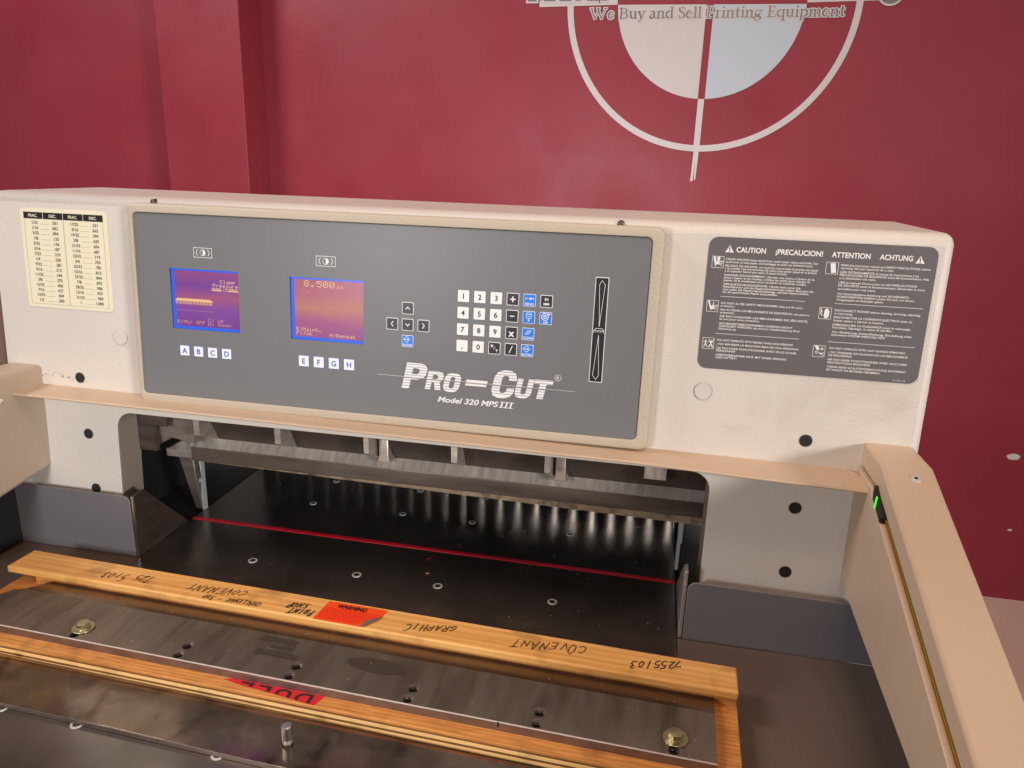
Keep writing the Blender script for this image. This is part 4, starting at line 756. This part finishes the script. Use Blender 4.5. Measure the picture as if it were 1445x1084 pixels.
# bolts
for x, y in ((.0925, -.2278), (.8135, -.2245)):
    b = MB(); b.cyl((x, y), .0132, .0304, .0320, ZINC, 36); wz = MB(); b2 = MB()
    b2.cyl((x, y), .0078, .0320, .0332, ZINC, 28); n = 6
    hexp = [(x + .0078 * math.cos(R(60 * k + 10)), y + .0078 * math.sin(R(60 * k + 10))) for k in range(6)]; b2.prism(hexp, .0332, .0385, ZINC)
    b2.cyl((x, y), .0060, .0385, .0387, ZINC, 24, r2=.0058)
    bo = b2.build('hex_bolt', kc, CASE, bevel=.0004, seg=2); b.build('washer', bo, CASE, bevel=.0004, seg=2)
# handwriting
HW = {'7': [[(0, .85), (.1, 1), (.75, .95), (.35, 0)]], '2': [[(.05, .8), (.3, 1), (.6, .85), (.5, .5), (.05, .05), (.7, .1)]], '5': [[(.65, 1), (.15, .95), (.1, .55), (.5, .6), (.65, .3), (.4, 0), (.0, .1)], ], '1': [[(.35, 1), (.25, 0)]],
 '0': [[(.35, 1), (.08, .6), (.15, .1), (.4, 0), (.62, .4), (.55, .85), (.35, 1)]], '3': [[(.05, .9), (.4, 1), (.6, .8), (.3, .55), (.65, .35), (.45, .02), (0, .08)]], 'C': [[(.7, .85), (.4, 1), (.08, .65), (.12, .2), (.45, 0), (.75, .15)]],
 'O': [[(.4, 1), (.08, .7), (.1, .2), (.4, 0), (.7, .3), (.68, .8), (.4, 1)]], 'V': [[(0, 1), (.3, 0), (.65, 1)]], 'E': [[(.65, .95), (.1, .9), (.08, .5), (.5, .55)], [(.08, .5), (.1, .05), (.7, .05)]], 'N': [[(.05, 0), (.1, .95), (.6, .05), (.65, 1)]],
 'A': [[(0, 0), (.35, 1), (.7, 0)], [(.15, .4), (.55, .38)]], 'T': [[(0, .95), (.75, 1)], [(.38, .97), (.33, 0)]], 'H': [[(.08, 1), (.05, 0)], [(.6, 1), (.62, 0)], [(.07, .5), (.62, .52)]], 'L': [[(.1, 1), (.06, .05), (.6, .05)]],
 'G': [[(.65, .85), (.35, 1), (.06, .6), (.15, .1), (.5, 0), (.68, .3), (.66, .45), (.4, .42)]], 'P': [[(.1, 0), (.08, 1), (.5, 1), (.62, .75), (.45, .5), (.1, .48)]], 'R': [[(.1, 0), (.08, 1), (.5, 1), (.6, .75), (.4, .5), (.1, .48)], [(.3, .5), (.65, 0)]],
 'I': [[(.3, 1), (.28, 0)]], 'S': [[(.6, .85), (.3, 1), (.06, .8), (.25, .55), (.55, .4), (.5, .08), (.05, .1)]], 'D': [[(.1, 0), (.08, 1), (.45, .95), (.68, .5), (.5, .08), (.1, 0)]], '-': [[(.1, .5), (.6, .52)]], ' ': []}
def write(b, s, xr, xl, y, h, t, yl=None):
    n = len(s); st = (xr - xl) / n; yl = y if yl is None else yl; rn = random.Random(len(s) * 3 + int(xr * 100))
    for i, c in enumerate(s):
        ox = xr - i * st + rn.uniform(-.0006, .0006); oy = y + (yl - y) * i / n + rn.uniform(-.0011, .0011); k = rn.uniform(.72, 1.12); sl = rn.uniform(-.05, .45)
        for q in HW[c]:
            P = []
            for j in range(len(q) - 1):
                for f in (0, .5): P.append((q[j][0] * (1 - f) + q[j + 1][0] * f, q[j][1] * (1 - f) + q[j + 1][1] * f))
            P.append(q[-1]); b.poly([(ox - (a + (.12 + sl * .5) * cc) * st * 1.05, oy + h / 2 - (cc + (a - .35) * .18) * h * k) for a, cc in P], t, .0416 + .00006 * (i % 2), INK, dz=3e-5)
for wv_ in (('725 5103', .1130, .0370, -.1262, .0135, .0010, -.1330), ('COVENANT', .2530, .1680, -.1220, .0135, .0009, -.1270), ('CHALLENGE - 32D', .2830, .2010, -.1385, .0080, .0009, -.1420),
            ('SHOP', .3440, .3150, -.1250, .0090, .0014, -.1275), ('PRINT', .3565, .3230, -.1375, .0105, .0014, -.1400), ('GRAPHIC', .5430, .4780, -.1215, .0120, .0010, -.1330),
            ('COVENANT', .7060, .6140, -.1185, .0145, .0009, -.1290), ('7255103', .8190, .7580, -.1160, .0125, .0011, -.1330)):
    wv_ = wv_[:4] + (wv_[4] * 1.18, wv_[5] * 1.2) + wv_[6:]; b = MB(); write(b, *wv_); b.build('handwriting', strip, CASE)
# orange sticker with its torn corner
b = MB(); b.flat([(.3610, -.1475), (.3640, -.1060), (.4455, -.1060), (.4440, -.1210), (.4270, -.1330), (.4245, -.1475)], .0416, ORANGE); z = .0419
# sheared print
K = Matrix(((1, -.08, 0, -.01), (0, 1, 0, 0), (0, 0, 1, 0), (0, 0, 0, 1)))
text(b, 'WARNING', .3800, -.1175, .0110, z + .0002, BLACKINK, bold=.03, width=.040, shear=.15)
rn = random.Random(4)
for k in range(7):
    y = -.1212 - k * .0036; x = .3660 - .0004 * k; lim = .4400 - k * .003
    while x < lim:
        wd = rn.uniform(.002, .006); b.flat([(x, y), (min(x + wd, lim), y), (min(x + wd, lim), y + .0016), (x, y + .0016)], z, ORANGE2); x += wd + .0012
st = b.build('warning_sticker', strip, CASE)
b = MB(); b.add([(.4245, -.1475, .0417), (.4300, -.1470, .0424), (.4400, -.1330, .0432), (.4450, -.1210, .0426), (.4440, -.1210, .0417), (.4270, -.1330, .0418)], [(0, 1, 2, 5), (5, 2, 3, 4)], ADH); b.build('curled_corner', strip, CASE, smooth=True)
# red sticker cut off along the board edge, letters upside down
b = MB(); red = [(.3030, -.2530), (.3130, -.2500), (.4290, -.2475), (.4235, -.2662), (.4000, -.2640), (.3750, -.2618), (.3550, -.2592), (.3350, -.2580), (.3180, -.2562)]
b.flat(red, .01945, REDST)
tb2 = MB(); Mx = Matrix.Translation((.4170, -.2515, 0)) @ Matrix.Rotation(math.pi, 4, 'Z')
def clip(s, x, width):
    v, f = glyphs(s, 1, .02, 0, 1); x0 = min(p[0] for p in v); x1 = max(p[0] for p in v); k = width / (x1 - x0)
    bm = bmesh.new(); V_ = [bm.verts.new(((p[0] - x0) * k + x, p[1] * .024, 0)) for p in v]
    for q in f:
        try: bm.faces.new([V_[i] for i in q])
        except ValueError: pass
    bmesh.ops.bisect_plane(bm, geom=bm.verts[:] + bm.edges[:] + bm.faces[:], plane_co=(0, .0138, 0), plane_no=(.105, 1, 0), clear_outer=True)
    bm.verts.ensure_lookup_table(); bm.verts.index_update()
    tb2.add([(p.co.x, p.co.y, .0197) for p in bm.verts], [tuple(q.index for q in fc.verts) for fc in bm.faces], BLACKINK, Mx); bm.free()
for s, x, wd in (('D', 0, .020), ('U', .026, .019), ('L', .052, .016), ('L', .075, .016)): clip(s, x, wd)
b.v += []; rs = b.build('red_sticker', kc, CASE); tb2.build('lettering', rs, CASE)
# ================================================================== WORN STEEL PLATE IN FRONT
fp = root('worn_steel_plate', (.25, -.28, 0), 'worn flat steel plate with upright studs lying in the foreground before the boxed knife', 'steel plate')
PF = Matrix.Rotation(math.atan(-.043), 4, 'Z')
b = MB(); b.box((-.12, -.3378, .0003), (.95, -.2700, .0066), PLATE); b.box((-.12, -.3384, .0004), (.95, -.3378, .0062), EDGEST); pl = b.build('plate_body', fp, PF, bevel=.0006, seg=2)
for x, y in ((.4180, -.3060), (.0330, -.3060), (.80, -.3060)):
    b = MB(); b.cyl((x, y), .0052, .0066, .0200, STEEL, 24); b.cyl((x, y), .0058, .0120, .0270, BRIGHT, 24); b.cyl((x, y), .0058, .0270, .0284, BRIGHT, 24, r2=.0042)
    for k in range(4): b.ring((x, y), .0056, .0052, .0080 + k * .001, STEELM, 20, z2=.0085 + k * .001)
    b.build('stud', fp, PF, smooth=True)
# ================================================================== LITTER ON THE TABLE
b = MB(); b.tube([(.4290, .0830, .0010), (.4320, .0860, .0014), (.4350, .0900, .0010)], .0004, RED, 6); o = b.build('plastic_shaving'); o['label'] = 'tiny curled red plastic shaving on the black table near the red stick'; o['category'] = 'shaving'
b = MB(); b.prism([(.4400, .0440), (.4440, .0450), (.4455, .0464), (.4415, .0460)], .0003, .0010, PINE); o = b.build('wood_chip'); o['label'] = 'tiny tan wood chip on the polished table behind the edge strip'; o['category'] = 'wood chip'
b = MB()
for k in range(90):
    x = random.uniform(.01, .80); y = random.uniform(-.09, .30); s = random.uniform(.00015, .0006)
    b.flat([(x - s, y - s * .5), (x + s * .8, y - s), (x + s, y + s * .6), (x - s * .4, y + s)], .0004 + (k % 5) * 1e-5, random.choice((KEYWHITE, CAP, GREYINK)))
o = b.build('paper_dust'); o['kind'] = 'stuff'; o['label'] = 'fine paper dust scattered over the dark table'
b = MB()
for k in range(220):
    x = random.uniform(-.04, .85); y = random.uniform(-.248, -.16) - .034 * x; s = random.uniform(.0001, .0005)
    b.flat([(x - s, y - s * .5), (x + s * .8, y - s), (x + s, y + s * .6), (x - s * .4, y + s)], .0308 + (k % 5) * 1e-5, random.choice((KEYWHITE, CAP, GREYINK)))
o = b.build('wood_dust'); o['kind'] = 'stuff'; o['label'] = 'specks of dust on the knife blade'
